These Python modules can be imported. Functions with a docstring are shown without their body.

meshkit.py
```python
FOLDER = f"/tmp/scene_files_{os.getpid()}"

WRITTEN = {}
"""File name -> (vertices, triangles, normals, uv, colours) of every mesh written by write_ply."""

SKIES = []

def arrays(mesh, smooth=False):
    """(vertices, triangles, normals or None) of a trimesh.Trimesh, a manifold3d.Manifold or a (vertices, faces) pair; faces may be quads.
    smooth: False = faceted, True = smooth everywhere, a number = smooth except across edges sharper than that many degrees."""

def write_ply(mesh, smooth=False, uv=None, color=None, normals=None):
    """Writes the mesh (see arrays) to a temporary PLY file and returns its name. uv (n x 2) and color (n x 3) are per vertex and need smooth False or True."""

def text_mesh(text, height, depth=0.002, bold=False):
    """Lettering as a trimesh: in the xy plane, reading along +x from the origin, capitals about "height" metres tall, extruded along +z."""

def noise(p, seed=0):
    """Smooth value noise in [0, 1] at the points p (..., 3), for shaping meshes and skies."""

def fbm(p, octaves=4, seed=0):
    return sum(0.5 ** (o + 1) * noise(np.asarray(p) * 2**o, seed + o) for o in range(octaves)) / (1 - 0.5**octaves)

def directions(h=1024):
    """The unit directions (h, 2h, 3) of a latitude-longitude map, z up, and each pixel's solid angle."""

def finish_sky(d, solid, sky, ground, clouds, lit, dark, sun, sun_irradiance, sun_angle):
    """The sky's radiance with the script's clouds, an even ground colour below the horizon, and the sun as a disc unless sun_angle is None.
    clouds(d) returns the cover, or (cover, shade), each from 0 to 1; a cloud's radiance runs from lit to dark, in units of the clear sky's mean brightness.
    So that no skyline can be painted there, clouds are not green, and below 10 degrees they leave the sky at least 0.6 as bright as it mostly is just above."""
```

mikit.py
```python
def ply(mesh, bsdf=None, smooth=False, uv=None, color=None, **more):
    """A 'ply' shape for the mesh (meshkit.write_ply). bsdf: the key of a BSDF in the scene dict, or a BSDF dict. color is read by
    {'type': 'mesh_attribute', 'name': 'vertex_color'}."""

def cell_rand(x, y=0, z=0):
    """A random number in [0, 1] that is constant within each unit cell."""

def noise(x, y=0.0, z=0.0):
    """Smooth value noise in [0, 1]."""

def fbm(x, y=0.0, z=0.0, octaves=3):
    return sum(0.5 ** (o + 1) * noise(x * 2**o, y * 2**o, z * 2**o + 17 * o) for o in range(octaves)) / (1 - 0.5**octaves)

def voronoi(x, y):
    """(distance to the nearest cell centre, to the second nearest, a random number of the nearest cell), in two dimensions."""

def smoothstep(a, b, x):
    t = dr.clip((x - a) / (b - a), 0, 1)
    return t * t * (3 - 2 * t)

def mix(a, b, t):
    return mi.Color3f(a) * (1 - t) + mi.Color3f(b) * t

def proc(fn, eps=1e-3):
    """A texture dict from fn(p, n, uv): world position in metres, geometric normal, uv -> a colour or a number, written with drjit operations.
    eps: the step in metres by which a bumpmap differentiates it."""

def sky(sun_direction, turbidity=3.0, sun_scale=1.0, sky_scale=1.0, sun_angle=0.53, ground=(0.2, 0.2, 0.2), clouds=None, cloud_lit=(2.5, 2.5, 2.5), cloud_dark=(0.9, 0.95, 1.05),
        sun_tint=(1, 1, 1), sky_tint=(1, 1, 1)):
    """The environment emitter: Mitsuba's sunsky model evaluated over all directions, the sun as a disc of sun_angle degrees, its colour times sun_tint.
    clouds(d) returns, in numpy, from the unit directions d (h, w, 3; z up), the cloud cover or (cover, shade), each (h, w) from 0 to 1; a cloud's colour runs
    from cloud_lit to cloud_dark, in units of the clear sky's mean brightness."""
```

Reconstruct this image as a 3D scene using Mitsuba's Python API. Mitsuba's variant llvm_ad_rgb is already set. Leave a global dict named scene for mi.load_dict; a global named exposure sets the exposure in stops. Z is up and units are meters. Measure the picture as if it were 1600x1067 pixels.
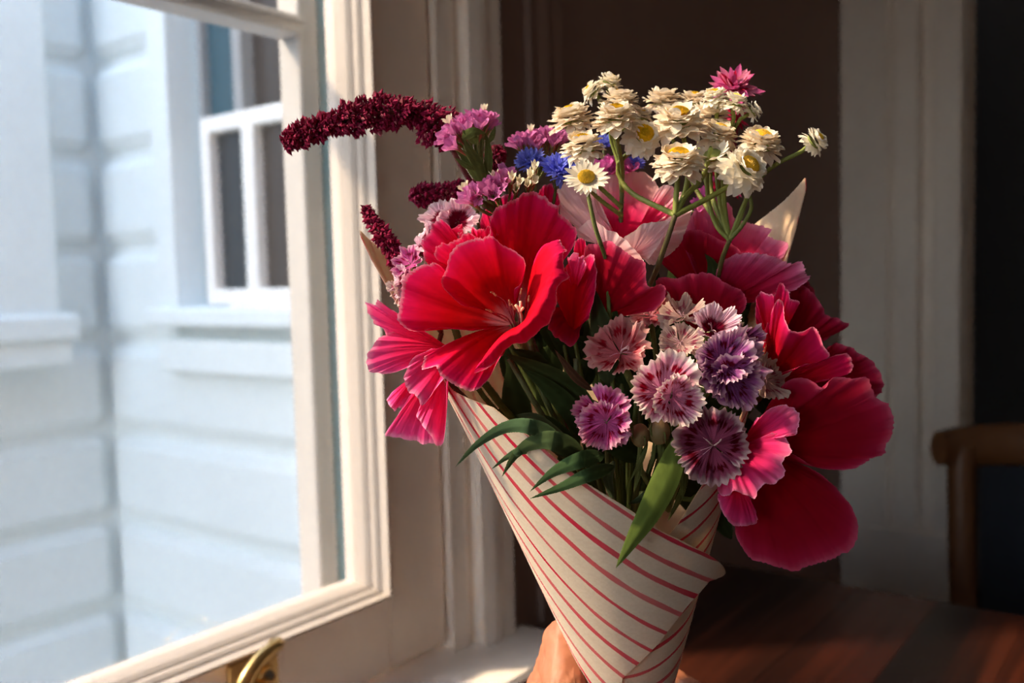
import math
import random
import numpy as np
import trimesh
import manifold3d as m3
import mitsuba as mi
import drjit as dr
import mikit
import meshkit
from scipy.optimize import least_squares

random.seed(7)
RNG = np.random.default_rng(7)
T = mi.ScalarTransform4f
scene, labels = {}, {}

# ------------------------------------------------------------------ camera, sky, sun, exposure
# world: x runs along the window wall (away from the camera, to the right), y points out of the window, z up
F_PX, CX, CY = 1450.0, 800.0, 533.5
HEAD, PITCH, ROLL = math.radians(37), math.radians(3.9), math.radians(1.46)
EYE = np.array([0.0, 0.0, 1.15])
_fh = np.array([math.cos(HEAD), math.sin(HEAD), 0.0])
_r = np.array([math.sin(HEAD), -math.cos(HEAD), 0.0])
_z = np.array([0, 0, 1.0])
FWD = _fh * math.cos(PITCH) - _z * math.sin(PITCH)
_u = _fh * math.sin(PITCH) + _z * math.cos(PITCH)
RIGHT = _r * math.cos(ROLL) - _u * math.sin(ROLL)
UP = _u * math.cos(ROLL) + _r * math.sin(ROLL)
scene['camera'] = {'type': 'thinlens', 'fov': math.degrees(2 * math.atan(800 / F_PX)), 'fov_axis': 'x', 'aperture_radius': 0.0019,
                   'focus_distance': 0.408, 'near_clip': 0.02, 'far_clip': 100.0,
                   'to_world': T().look_at(origin=EYE.tolist(), target=(EYE + FWD).tolist(), up=UP.tolist())}
SUN_AZ, SUN_EL = math.radians(-96), math.radians(42)        # azimuth seen from the camera, negative to the left
_sd = _fh * math.cos(SUN_AZ) + _r * math.sin(SUN_AZ)
SUN = np.array([_sd[0] * math.cos(SUN_EL), _sd[1] * math.cos(SUN_EL), math.sin(SUN_EL)])
scene['sky'] = mikit.sky(SUN.tolist(), turbidity=3.5, sun_scale=0.10, sky_scale=1.0, sun_angle=4.0, ground=(0.3, 0.3, 0.3), sun_tint=(1.0, 0.93, 0.83), sky_tint=(1.0, 0.81, 0.63))
exposure = 5.6


def P(px, py, d):
    """The point at depth d (metres along the view axis) that the pixel shows."""
    return EYE + d * (FWD + RIGHT * (px - CX) / F_PX - UP * (py - CY) / F_PX)


def hit(px, py, axis, value):
    v = P(px, py, 1.0) - EYE
    return EYE + v * (value - EYE[axis]) / v[axis]


def project(p):
    v = np.asarray(p) - EYE
    d = v @ FWD
    return np.stack([CX + F_PX * (v @ RIGHT) / d, CY - F_PX * (v @ UP) / d], -1)


def unit(v):
    v = np.asarray(v, float)
    return v / max(np.linalg.norm(v), 1e-12)


# ------------------------------------------------------------------ materials
def rgb(*c):
    return {'type': 'rgb', 'value': list(c)}


def mat(key, color, rough=0.6, spec=0.5, **more):
    tex = rgb(*color) if isinstance(color, (tuple, list)) else color
    scene[key] = {'type': 'twosided', 'b': {'type': 'principled', 'base_color': tex, 'roughness': rough, 'specular': spec, **more}}


VC = {'type': 'mesh_attribute', 'name': 'vertex_color'}
scene['petal_bsdf'] = {'type': 'principledthin', 'base_color': VC, 'roughness': 0.55, 'diff_trans': 0.55, 'spec_trans': 0.0, 'sheen': 0.15}
scene['leaf_bsdf'] = {'type': 'principledthin', 'base_color': VC, 'roughness': 0.42, 'diff_trans': 0.45, 'spec_trans': 0.0}
scene['solid_bsdf'] = {'type': 'twosided', 'b': {'type': 'principled', 'base_color': VC, 'roughness': 0.55, 'specular': 0.4}}

scene['knot_bsdf'] = {'type': 'twosided', 'b': {'type': 'principled', 'base_color': VC, 'roughness': 0.85, 'specular': 0.12, 'sheen': 0.3}}


def paint(base, amount=0.1, scale=6.0):
    def fn(p, n, uv):
        v = mikit.fbm(p.x * scale, p.y * scale, p.z * scale * 0.4, 3)
        g = mikit.fbm(p.x * 90, p.y * 90, p.z * 40, 2)
        return mi.Color3f(base) * (1 - amount + amount * 1.4 * v + 0.05 * (g - 0.5))
    return mikit.proc(fn)


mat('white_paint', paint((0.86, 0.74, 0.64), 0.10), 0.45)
mat('trim_paint', paint((0.84, 0.77, 0.70), 0.10), 0.5)
mat('dark_wall_paint', paint((0.19, 0.115, 0.09), 0.2, 3.0), 0.6)
mat('room_paint', paint((0.66, 0.56, 0.47), 0.1, 2.0), 0.9)
mat('ceiling_paint', (0.62, 0.56, 0.50), 0.95)
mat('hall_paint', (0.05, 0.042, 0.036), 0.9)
mat('sill_paint', paint((0.88, 0.83, 0.79), 0.08), 0.45)
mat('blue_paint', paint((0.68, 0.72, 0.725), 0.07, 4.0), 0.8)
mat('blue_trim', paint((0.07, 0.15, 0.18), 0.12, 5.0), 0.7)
mat('grey_frame', paint((0.33, 0.325, 0.325), 0.1), 0.5)
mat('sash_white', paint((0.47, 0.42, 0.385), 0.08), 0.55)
mat('house_white', paint((0.82, 0.79, 0.75), 0.08), 0.6)
mat('dark_pane', (0.035, 0.04, 0.045), 0.12)
mat('brown_pane', (0.06, 0.048, 0.042), 0.15)
mat('pane_blue_reflection', (0.05, 0.10, 0.125), 0.35)  # bluish reflection in the upper pane, painted as its base colour
mat('stone', (0.4, 0.4, 0.38), 0.9)
mat('chair_wood', (0.11, 0.042, 0.013), 0.45)
mat('navy_cloth', (0.010, 0.014, 0.022), 0.95)
mat('dark_gap', (0.02, 0.016, 0.013), 0.9)
mat('brass', (0.60, 0.40, 0.16), 0.3, metallic=1.0)
mat('brass_dark', (0.05, 0.035, 0.02), 0.5)
scene['glass'] = {'type': 'thindielectric', 'int_ior': 1.5}


def wood(c0, c1, seed):
    def fn(p, n, uv):
        w = mikit.fbm(p.x * 1.6 + seed, p.y * 26, p.z * 10, 4)
        s = mikit.fbm(p.x * 3.0 + seed * 3, p.y * 120, 0.0, 3)
        blot = mikit.fbm(p.x * 2 + seed, p.y * 15 + seed, 0.0, 2)
        t = mikit.smoothstep(0.38, 0.72, 0.45 * w + 0.15 * s + 0.45 * blot)
        return mikit.mix(c0, c1, t)
    return mikit.proc(fn)


for i, (a, b) in enumerate([((0.007, 0.003, 0.0026), (0.060, 0.013, 0.006)), ((0.008, 0.0034, 0.0028), (0.066, 0.015, 0.007)), ((0.007, 0.003, 0.0025), (0.052, 0.011, 0.0055))]):
    scene[f'table_wood_{i}'] = {'type': 'principled', 'base_color': wood(a, b, 3.7 * i), 'roughness': 0.34, 'specular': 0.5}


def paper_fn(p, n, uv):
    w = uv.x / 0.0097
    k = dr.floor(w)
    off = 0.5 + 0.22 * (mikit.cell_rand(k, 3) - 0.5) + 0.05 * (mikit.noise(uv.y * 60, k) - 0.5)
    half = 0.075 + 0.05 * mikit.cell_rand(k, 9) + 0.03 * (mikit.noise(uv.y * 120, k, 5) - 0.5)
    line = 1 - mikit.smoothstep(half - 0.03, half + 0.03, dr.abs(w - k - off))
    strength = 0.7 + 0.3 * mikit.noise(uv.y * 25, k * 3)
    fib = mikit.fbm(p.x * 900, p.y * 900, p.z * 900, 2)
    base = mikit.mix((0.60, 0.52, 0.42), (0.66, 0.585, 0.49), fib)
    return base * (1 - line * strength) + mi.Color3f(0.54, 0.014, 0.055) * (line * strength)


def paper_plain(p, n, uv):
    return mikit.mix((0.80, 0.62, 0.43), (0.87, 0.70, 0.51), mikit.fbm(p.x * 500, p.y * 500, p.z * 500, 3))


scene['paper_bsdf'] = {'type': 'principledthin', 'base_color': mikit.proc(paper_fn), 'roughness': 0.75, 'diff_trans': 0.5, 'spec_trans': 0.0}
scene['paper_inner_bsdf'] = {'type': 'principledthin', 'base_color': mikit.proc(paper_plain), 'roughness': 0.8, 'diff_trans': 0.8, 'spec_trans': 0.0}


def skin_fn(p, n, uv):
    v = mikit.fbm(p.x * 130, p.y * 130, p.z * 130, 3)
    s = mikit.fbm(p.x * 900, p.y * 900, p.z * 350, 2)
    return mikit.mix((0.30, 0.092, 0.042), (0.42, 0.165, 0.085), dr.clip(v * 0.8 + 0.25 * s, 0, 1))


mat('skin', mikit.proc(skin_fn), 0.5, 0.4)
mat('nail', (0.62, 0.36, 0.28), 0.25)


# ------------------------------------------------------------------ helpers
def numbered(key):
    if key not in scene and not any(k.startswith(key + '__') for k in scene) and key not in labels:
        return key
    i = 1
    while True:
        k = f'{key}_{i:03d}'
        if k not in scene and k not in labels and not any(s.startswith(k + '__') for s in scene):
            return k
        i += 1


def thing(name, label, cat, group=None, kind=None):
    key = numbered(name)
    labels[key] = {'label': label, 'category': cat}
    if group:
        labels[key]['group'] = group
    if kind:
        labels[key]['kind'] = kind
    return key


def obj(name, mesh, bsdf, parent=None, smooth=False, label=None, kind=None, **kw):
    key = numbered((parent + '__' if parent else '') + name)
    scene[key] = mikit.ply(mesh, bsdf, smooth, **kw)
    d = {}
    if label:
        d['label'] = label
    if kind:
        d['kind'] = kind
    if d:
        labels[key] = d
    return key


def struct(name, mesh, bsdf, label=None, **kw):
    key = obj(name, mesh, bsdf, **kw)
    labels[key] = {'kind': 'structure', 'label': label or name.replace('_', ' '), 'category': name.split('_')[0]}
    return key


class Col:
    """Meshes with vertex colours, joined into one part."""

    def __init__(self):
        self.v, self.f, self.c, self.n = [], [], [], 0

    def add(self, v, f, c):
        v = np.asarray(v, float)
        c = np.broadcast_to(np.asarray(c, float), v.shape)
        self.v.append(v); self.f.append(np.asarray(f, int) + self.n); self.c.append(c)
        self.n += len(v)

    def put(self, name, bsdf, parent=None, smooth=True, **kw):
        m = trimesh.Trimesh(np.vstack(self.v), np.vstack(self.f), process=False)
        return obj(name, m, bsdf, parent, smooth, color=np.clip(np.vstack(self.c), 0, 1), **kw)


def grid_faces(nu, nv):
    i, j = np.meshgrid(np.arange(nu - 1), np.arange(nv - 1), indexing='ij')
    a = (i * nv + j).ravel()
    return np.vstack([np.stack([a, a + nv, a + nv + 1], 1), np.stack([a, a + nv + 1, a + 1], 1)])


def spline(pts, n):
    """Centripetal-ish Catmull-Rom through pts, resampled evenly to n points."""
    pts = np.asarray(pts, float)
    if len(pts) == 2:
        return pts[0] + (pts[1] - pts[0]) * np.linspace(0, 1, n)[:, None]
    q = np.vstack([2 * pts[0] - pts[1], pts, 2 * pts[-1] - pts[-2]])
    t = np.linspace(0, 1, 12, endpoint=False)[:, None]
    out = []
    for k in range(len(pts) - 1):
        a, b, c, d = q[k:k + 4]
        out.append(0.5 * (2 * b + (c - a) * t + (2 * a - 5 * b + 4 * c - d) * t ** 2 + (3 * b - a - 3 * c + d) * t ** 3))
    out = np.vstack(out + [pts[-1:]])
    s = np.concatenate([[0], np.cumsum(np.linalg.norm(np.diff(out, axis=0), axis=1))])
    w = np.linspace(0, s[-1], n)
    return np.stack([np.interp(w, s, out[:, k]) for k in range(out.shape[1])], 1)


def tube_mesh(pts, r0, r1=None, sides=8, n=16, cap=True):
    c = spline(pts, n)
    r = np.linspace(r0, r0 if r1 is None else r1, n)
    t = np.gradient(c, axis=0)
    t /= np.linalg.norm(t, axis=1, keepdims=True)
    x = unit(np.cross(t[0], [0.3, 0.5, 0.81]))
    v = []
    for i in range(n):
        x = unit(x - t[i] * (x @ t[i]))
        y = np.cross(t[i], x)
        a = np.arange(sides) * 2 * np.pi / sides
        v.append(c[i] + r[i] * (np.cos(a)[:, None] * x + np.sin(a)[:, None] * y))
    v = np.vstack(v)
    f = []
    for i in range(n - 1):
        for j in range(sides):
            a, b = i * sides + j, i * sides + (j + 1) % sides
            f += [[a, b, b + sides], [a, b + sides, a + sides]]
    if cap:
        m = len(v)
        v = np.vstack([v, c[0], c[-1]])
        for j in range(sides):
            f += [[m, (j + 1) % sides, j], [m + 1, (n - 1) * sides + j, (n - 1) * sides + (j + 1) % sides]]
    return v, np.array(f)


def box(lo, hi, bev=0.0):
    lo, hi = np.minimum(lo, hi).astype(float), np.maximum(lo, hi).astype(float)
    if bev <= 0:
        return trimesh.creation.box(bounds=[lo, hi])
    pts = []
    for s in np.ndindex(2, 2, 2):
        s = np.array(s)
        p = np.where(s, hi, lo)
        for k in range(3):
            q = p + np.where(s, -bev, bev)
            q[k] = p[k]
            pts.append(q)
    return trimesh.Trimesh(*_hull(np.array(pts)), process=False)


def _hull(pts):
    m = m3.Manifold.hull_points(pts).to_mesh()
    return np.array(m.vert_properties[:, :3], float), np.array(m.tri_verts, int)


def cat(*ms):
    return trimesh.util.concatenate(list(ms))


def prism(poly, z0, z1):
    """Vertical extrusion of an xy polygon."""
    from shapely.geometry import Polygon
    m = trimesh.creation.extrude_polygon(Polygon(poly), z1 - z0, engine='earcut')
    m.apply_translation([0, 0, z0])
    return m


def frame_of(n, hint=(0, 0, 1)):
    n = unit(n)
    x = np.cross(hint, n)
    if np.linalg.norm(x) < 1e-3:
        x = np.cross([1, 0, 0], n)
    x = unit(x)
    return x, np.cross(n, x), n


def camdir(rx, uy, toward):
    """A direction given in the view's terms: to the right, up, towards the camera."""
    return unit(RIGHT * rx + UP * uy - FWD * toward)


# ================================================================== THE SETTING
YS = 0.662          # room face of the sash
stile_r = hit(683, 500, 1, YS)                            # right edge of the sash stile
stile_l = hit(593, 500, 1, YS)
SILL_Z = hit(700, 1012, 1, YS)[2]
XR, XL = stile_r[0], stile_l[0]
SX0 = -0.95                                               # left end of the sash, outside the frame
ZB = hit(612, 930, 1, YS)[2]                              # outer edge of the lower moulding
ZT = EYE[2] + 1.25
SASH_T = 0.05
WALL_Y = YS - 0.028
TABLE_Z = EYE[2] - 0.40
# --- window sash: stiles and rails with a stepped moulding round the glass
win = 'window_1'
labels[win] = {'kind': 'structure', 'label': 'white painted casement window with a stepped moulding round its glass', 'category': 'window'}
obj('stile', box([XL, YS, SILL_Z + 0.006], [XR, YS + SASH_T, ZT + 0.08], 0.003), 'white_paint', win)
obj('stile', box([SX0 - 0.08, YS, SILL_Z + 0.006], [SX0, YS + SASH_T, ZT + 0.08], 0.003), 'white_paint', win)
obj('rail', box([SX0, YS, SILL_Z + 0.006], [XL, YS + SASH_T, ZB], 0.002), 'white_paint', win)
obj('rail', box([SX0, YS, ZT], [XL, YS + SASH_T, ZT + 0.08], 0.002), 'white_paint', win)
# the profile: (inset from the frame's inner edge, depth behind the sash face)
inner = hit(542, 500, 1, YS + 0.034)
MW = XL - inner[0]
prof = [(0, 0.0), (MW * 0.04, -0.004), (MW * 0.20, -0.004), (MW * 0.26, 0.006), (MW * 0.30, 0.009), (MW * 0.36, 0.007), (MW * 0.55, 0.011), (MW * 0.60, 0.019), (MW * 0.66, 0.017), (MW * 0.88, 0.022), (MW * 0.95, 0.028), (MW, 0.034), (MW, 0.05), (0, 0.05)]
rings = []
for ins, dy in prof:
    x0, x1, z0, z1 = SX0 + ins, XL - ins, ZB + ins, ZT - ins
    rings.append([[x0, YS + dy, z0], [x1, YS + dy, z0], [x1, YS + dy, z1], [x0, YS + dy, z1]])
rings = np.array(rings)
names = ('moulding', 'moulding', 'moulding', 'moulding')
for s in range(4):
    a, b = rings[:, s], rings[:, (s + 1) % 4]
    v = np.vstack([a, b]); m = len(a)
    f = []
    for k in range(m):
        j = (k + 1) % m
        f += [[k, j, m + j], [k, m + j, m + k]]
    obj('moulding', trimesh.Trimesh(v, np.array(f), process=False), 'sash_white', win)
GY = YS + 0.038
obj('pane', trimesh.Trimesh([[SX0 + MW - .004, GY, ZB + MW - .004], [XL - MW + .004, GY, ZB + MW - .004], [XL - MW + .004, GY, ZT - MW + .004], [SX0 + MW - .004, GY, ZT - MW + .004]], [[0, 1, 2], [0, 2, 3]], process=False), 'glass', win)
# brass catch on the bottom rail
c = hit(392, 1035, 1, YS)
lx, lz = c[0], ZB
latch = obj('latch', cat(box([lx - .026, YS - .005, lz - .07], [lx + .026, YS + .0005, lz - .002], .0015)), 'brass', win, label='brass sash catch on the bottom rail')
obj('hook', cat(trimesh.Trimesh(*tube_mesh([[lx - .03, YS - .018, lz - .03], [lx - .024, YS - .022, lz - .012], [lx - .006, YS - .021, lz + .002], [lx + .016, YS - .017, lz + .006], [lx + .022, YS - .004, lz + .002]], .007, .0055, 10, 18), process=False),
                trimesh.Trimesh(*tube_mesh([[lx + .006, YS - .004, lz - .028], [lx + .006, YS - .02, lz - .028]], .006, .006, 12, 4), process=False)), 'brass', latch, 40)
for k, (dx, dz) in enumerate(((.013, -.024), (-.016, -.05), (.014, -.055))):
    ring = trimesh.creation.torus(.0075, .0022, 20, 10)
    ring.apply_transform(trimesh.transformations.rotation_matrix(np.pi / 2, [1, 0, 0]))
    ring.apply_translation([lx + dx, YS - .006, lz + dz])
    obj('screw', ring, 'brass', latch, True)
    hole = trimesh.creation.cylinder(.0055, .003, sections=16)
    hole.apply_transform(trimesh.transformations.rotation_matrix(np.pi / 2, [1, 0, 0]))
    hole.apply_translation([lx + dx, YS - .006, lz + dz])
    obj('screw_hole', hole, 'brass_dark', latch)
# --- outer storm frame with its meeting rail, and the blue outer reveal
YO = YS + 0.125
so_l, so_r = hit(484, 480, 1, YO)[0], hit(513, 480, 1, YO)[0]
rz1, rz0 = hit(400, 10, 1, YO)[2], hit(400, 40, 1, YO)[2]
st = 'window_2'
labels[st] = {'kind': 'structure', 'label': 'grey outer window frame with a meeting rail, just outside the casement', 'category': 'window'}
obj('stile', box([so_l, YO, SILL_Z - .05], [so_r, YO + .035, ZT + .1], .002), 'grey_frame', st)
obj('stile', box([SX0 - .1, YO, SILL_Z - .05], [SX0 - .05, YO + .035, ZT + .1], .002), 'grey_frame', st)
obj('rail', box([SX0 - .05, YO - .01, rz0], [so_l, YO + .03, rz1], .003), 'grey_frame', st)
obj('bead', box([SX0 - .05, YO - .016, rz0 + .012], [so_l, YO - .01, rz1 - .006], .002), 'grey_frame', st)
bx1 = hit(545, 480, 1, YS + .06)[0]
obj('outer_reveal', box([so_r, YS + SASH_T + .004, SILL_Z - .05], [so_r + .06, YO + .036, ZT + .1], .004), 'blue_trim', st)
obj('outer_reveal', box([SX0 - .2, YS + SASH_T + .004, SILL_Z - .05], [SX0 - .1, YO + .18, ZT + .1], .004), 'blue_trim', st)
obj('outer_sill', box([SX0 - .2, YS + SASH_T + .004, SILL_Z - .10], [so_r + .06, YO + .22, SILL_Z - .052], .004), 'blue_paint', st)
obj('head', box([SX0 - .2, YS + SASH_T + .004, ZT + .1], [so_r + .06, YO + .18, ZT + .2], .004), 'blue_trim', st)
# --- window wall: casing by the sash, then the dark panelled wall up to the corner
XF = hit(1320, 500, 1, WALL_Y)[0]                         # far wall
RX0, RY0, CEIL = -2.3, -2.7, 2.75
ca, cb, cc, cd, ce = [hit(px, 500, 1, y)[0] for px, y in ((690, YS - .012), (725, YS - .012), (733, YS - .028), (772, YS - .034), (784, WALL_Y))]
case = [(XR + .004, YS + .1), (XR + .004, YS - .010), (ca, YS - .016), (cb - .012, YS - .016), (cb, YS - .008), (cb + .004, YS - .02), (cc + .004, YS - .034), (cc + .02, YS - .038), (cd - .006, YS - .038), (cd, YS - .030), (cd + .005, YS - .036), (ce, YS - .036), (ce + .004, WALL_Y), (ce + .004, YS + .1)]
struct('trim_1', prism(case, SILL_Z - .3, CEIL), 'trim_paint', 'moulded casing right of the casement window')
struct('wall_left', cat(box([ce + .002, WALL_Y, 0], [XF + .2, WALL_Y + .185, CEIL]), box([RX0, WALL_Y, 0], [ce + .002, WALL_Y + .185, SILL_Z - .03]), box([RX0, WALL_Y, ZT + .09], [ce + .002, WALL_Y + .185, CEIL]), box([RX0, WALL_Y, SILL_Z - .03], [SX0 - .085, WALL_Y + .185, ZT + .09])),
       'dark_wall_paint', 'dark brown wall that holds the window')
p0, p1 = hit(828, 50, 1, WALL_Y - .01)[0], hit(882, 50, 1, WALL_Y - .01)[0]
struct('trim_2', prism([(p0, WALL_Y + .002), (p0 + .004, WALL_Y - .008), (p0 + .02, WALL_Y - .005), ((p0 + p1) / 2, WALL_Y - .010), (p1 - .02, WALL_Y - .005), (p1 - .004, WALL_Y - .008), (p1, WALL_Y + .002)], .12, CEIL - .1), 'dark_wall_paint', 'dark vertical panel moulding on the brown wall')
struct('sill_board', box([SX0 - .3, WALL_Y - .085, SILL_Z - .03], [ce + .03, YS + .1, SILL_Z], .006), 'sill_paint', 'white painted sill board under the casement window')
# --- far wall with its pale door casing, doorway and hall
def fy(px, x=None):
    return hit(px, 600, 0, XF if x is None else x)[1]
y_a, y_b, y_c, y_d, y_e, y_f = fy(1320), fy(1396), fy(1440), fy(1450), fy(1462), fy(1503)
x = XF
cas = [(x + .05, y_a), (x - .030, y_a), (x - .034, y_a - .004), (x - .034, y_b + .006), (x - .020, y_b), (x - .026, y_b - .01), (x - .018, y_c + .008), (x - .026, y_c), (x - .004, y_c - .003), (x - .004, y_e + .006), (x - .024, y_e), (x - .024, y_f + .004), (x - .018, y_f), (x + .05, y_f)]
zpl = hit(1440, 825, 0, XF)[2]
struct('trim_3', prism(cas, zpl, CEIL), 'trim_paint', 'pale moulded door casing in the far corner')
struct('trim_4', box([x - .036, y_f, 0], [x + .05, y_a, zpl], .003), 'trim_paint', 'plain plinth block at the foot of the pale door casing')
DOOR_W = 0.85
struct('wall_far', cat(box([XF, y_a - .002, 0], [XF + .12, WALL_Y + .2, CEIL]), box([XF + .01, y_f + .002, 0], [XF + .12, y_a, CEIL]), box([XF, RY0, 0], [XF + .12, y_f - DOOR_W, CEIL]), box([XF, y_f - DOOR_W, 2.1], [XF + .12, y_f + .002, CEIL])), 'room_paint', 'far wall with a doorway')
hx = XF + .12
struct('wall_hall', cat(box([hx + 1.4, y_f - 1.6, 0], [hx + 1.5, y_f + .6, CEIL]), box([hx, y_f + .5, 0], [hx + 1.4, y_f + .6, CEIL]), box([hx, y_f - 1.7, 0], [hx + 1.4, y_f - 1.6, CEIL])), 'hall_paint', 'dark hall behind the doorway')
struct('wall_right', box([RX0, RY0 - .1, 0], [XF + .12, RY0, CEIL]), 'room_paint')
BW0, BW1, BWZ0, BWZ1 = -.30, .54, .90, 2.05                     # unseen window added behind the camera to light the door casing
struct('wall_back', cat(box([RX0 - .1, RY0, 0], [RX0, BW0, CEIL]), box([RX0 - .1, BW1, 0], [RX0, WALL_Y + .185, CEIL]), box([RX0 - .1, BW0, 0], [RX0, BW1, BWZ0]), box([RX0 - .1, BW0, BWZ1], [RX0, BW1, CEIL])), 'room_paint')
w3 = 'window_3'
labels[w3] = {'kind': 'structure', 'label': 'added unseen window behind the camera that lights the door casing', 'category': 'window'}
for y0_, y1_, z0_, z1_ in ((BW0, BW0 + .06, BWZ0, BWZ1), (BW1 - .06, BW1, BWZ0, BWZ1), (BW0, BW1, BWZ0, BWZ0 + .06), (BW0, BW1, BWZ1 - .06, BWZ1), ((BW0 + BW1) / 2 - .02, (BW0 + BW1) / 2 + .02, BWZ0, BWZ1)):
    obj('frame', box([RX0 - .07, y0_, z0_], [RX0 - .02, y1_, z1_], .004), 'white_paint', w3)
obj('pane', trimesh.Trimesh([[RX0 - .045, BW0, BWZ0], [RX0 - .045, BW1, BWZ0], [RX0 - .045, BW1, BWZ1], [RX0 - .045, BW0, BWZ1]], [[0, 1, 2], [0, 2, 3]], process=False), 'glass', w3)
struct('ceiling', box([RX0 - .1, RY0 - .1, CEIL], [hx + 1.5, WALL_Y + .185, CEIL + .1]), 'ceiling_paint')
struct('floor', box([RX0 - .1, RY0 - .1, -.1], [hx + 1.5, WALL_Y + .185, 0]), 'table_wood_2')
# --- the neighbouring house across the light well
YN = 2.60
cor = hit(176, 740, 1, YN)
XN = cor[0]
NTOP = EYE[2] + 1.55
nb = thing('neighbouring_house', 'pale blue house across the light well seen through the window', 'building')
zg = [hit(px, py, 1, YN)[2] for px, py in ((115, 97), (127, 247), (141, 394), (158, 532), (170, 670), (181, 808), (197, 943))]
pitch = (zg[0] - zg[-1]) / 6
zs = [zg[3] + pitch * k for k in range(-6, 9)]
wy1, wy0 = hit(286, 300, 0, XN)[1], hit(470, 300, 0, XN)[1]         # window opening, far and near end
cy1 = hit(258, 300, 0, XN)[1]                                          # its blue casing
wz0, wz1 = hit(330, 478, 0, XN)[2], hit(330, 478, 0, XN)[2] + 1.15
ledge_z = hit(262, 500, 0, XN)[2]
G = .016
for a, b in zip(zs[:-1], zs[1:]):
    if a < -.6 or b > NTOP + .3:
        continue
    obj('plank', box([-2.6, YN, a + G], [XN - .001, YN + .05, b - G], .030), 'blue_paint', nb)
    for (u0, u1) in (((cy1 - .03, YN), (.92, wy0 - .08)) if (b > ledge_z and a < wz1 + .1) else ((.92, YN),)):
        obj('plank', box([XN, u0, a + G], [XN + .05, u1, b - G], .030), 'blue_paint', nb)
obj('wall_core', cat(box([-2.6, YN + .03, -1], [XN + .3, YN + .15, NTOP]), box([XN + .03, cy1 - .05, -1], [XN + .15, YN + .1, NTOP]), box([XN + .03, .9, -1], [XN + .15, wy0 - .07, NTOP]), box([XN + .03, .9, -1], [XN + .15, YN, wz0 - .02]), box([XN + .03, .9, wz1 + .02], [XN + .15, YN, NTOP]), box([-2.6, YN - .02, NTOP], [XN + .3, YN + .2, NTOP + .05])), 'blue_paint', nb)
obj('window_casing', box([XN - .035, wy1, ledge_z], [XN + .05, cy1, wz1 + .1], .004), 'blue_paint', nb)
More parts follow.
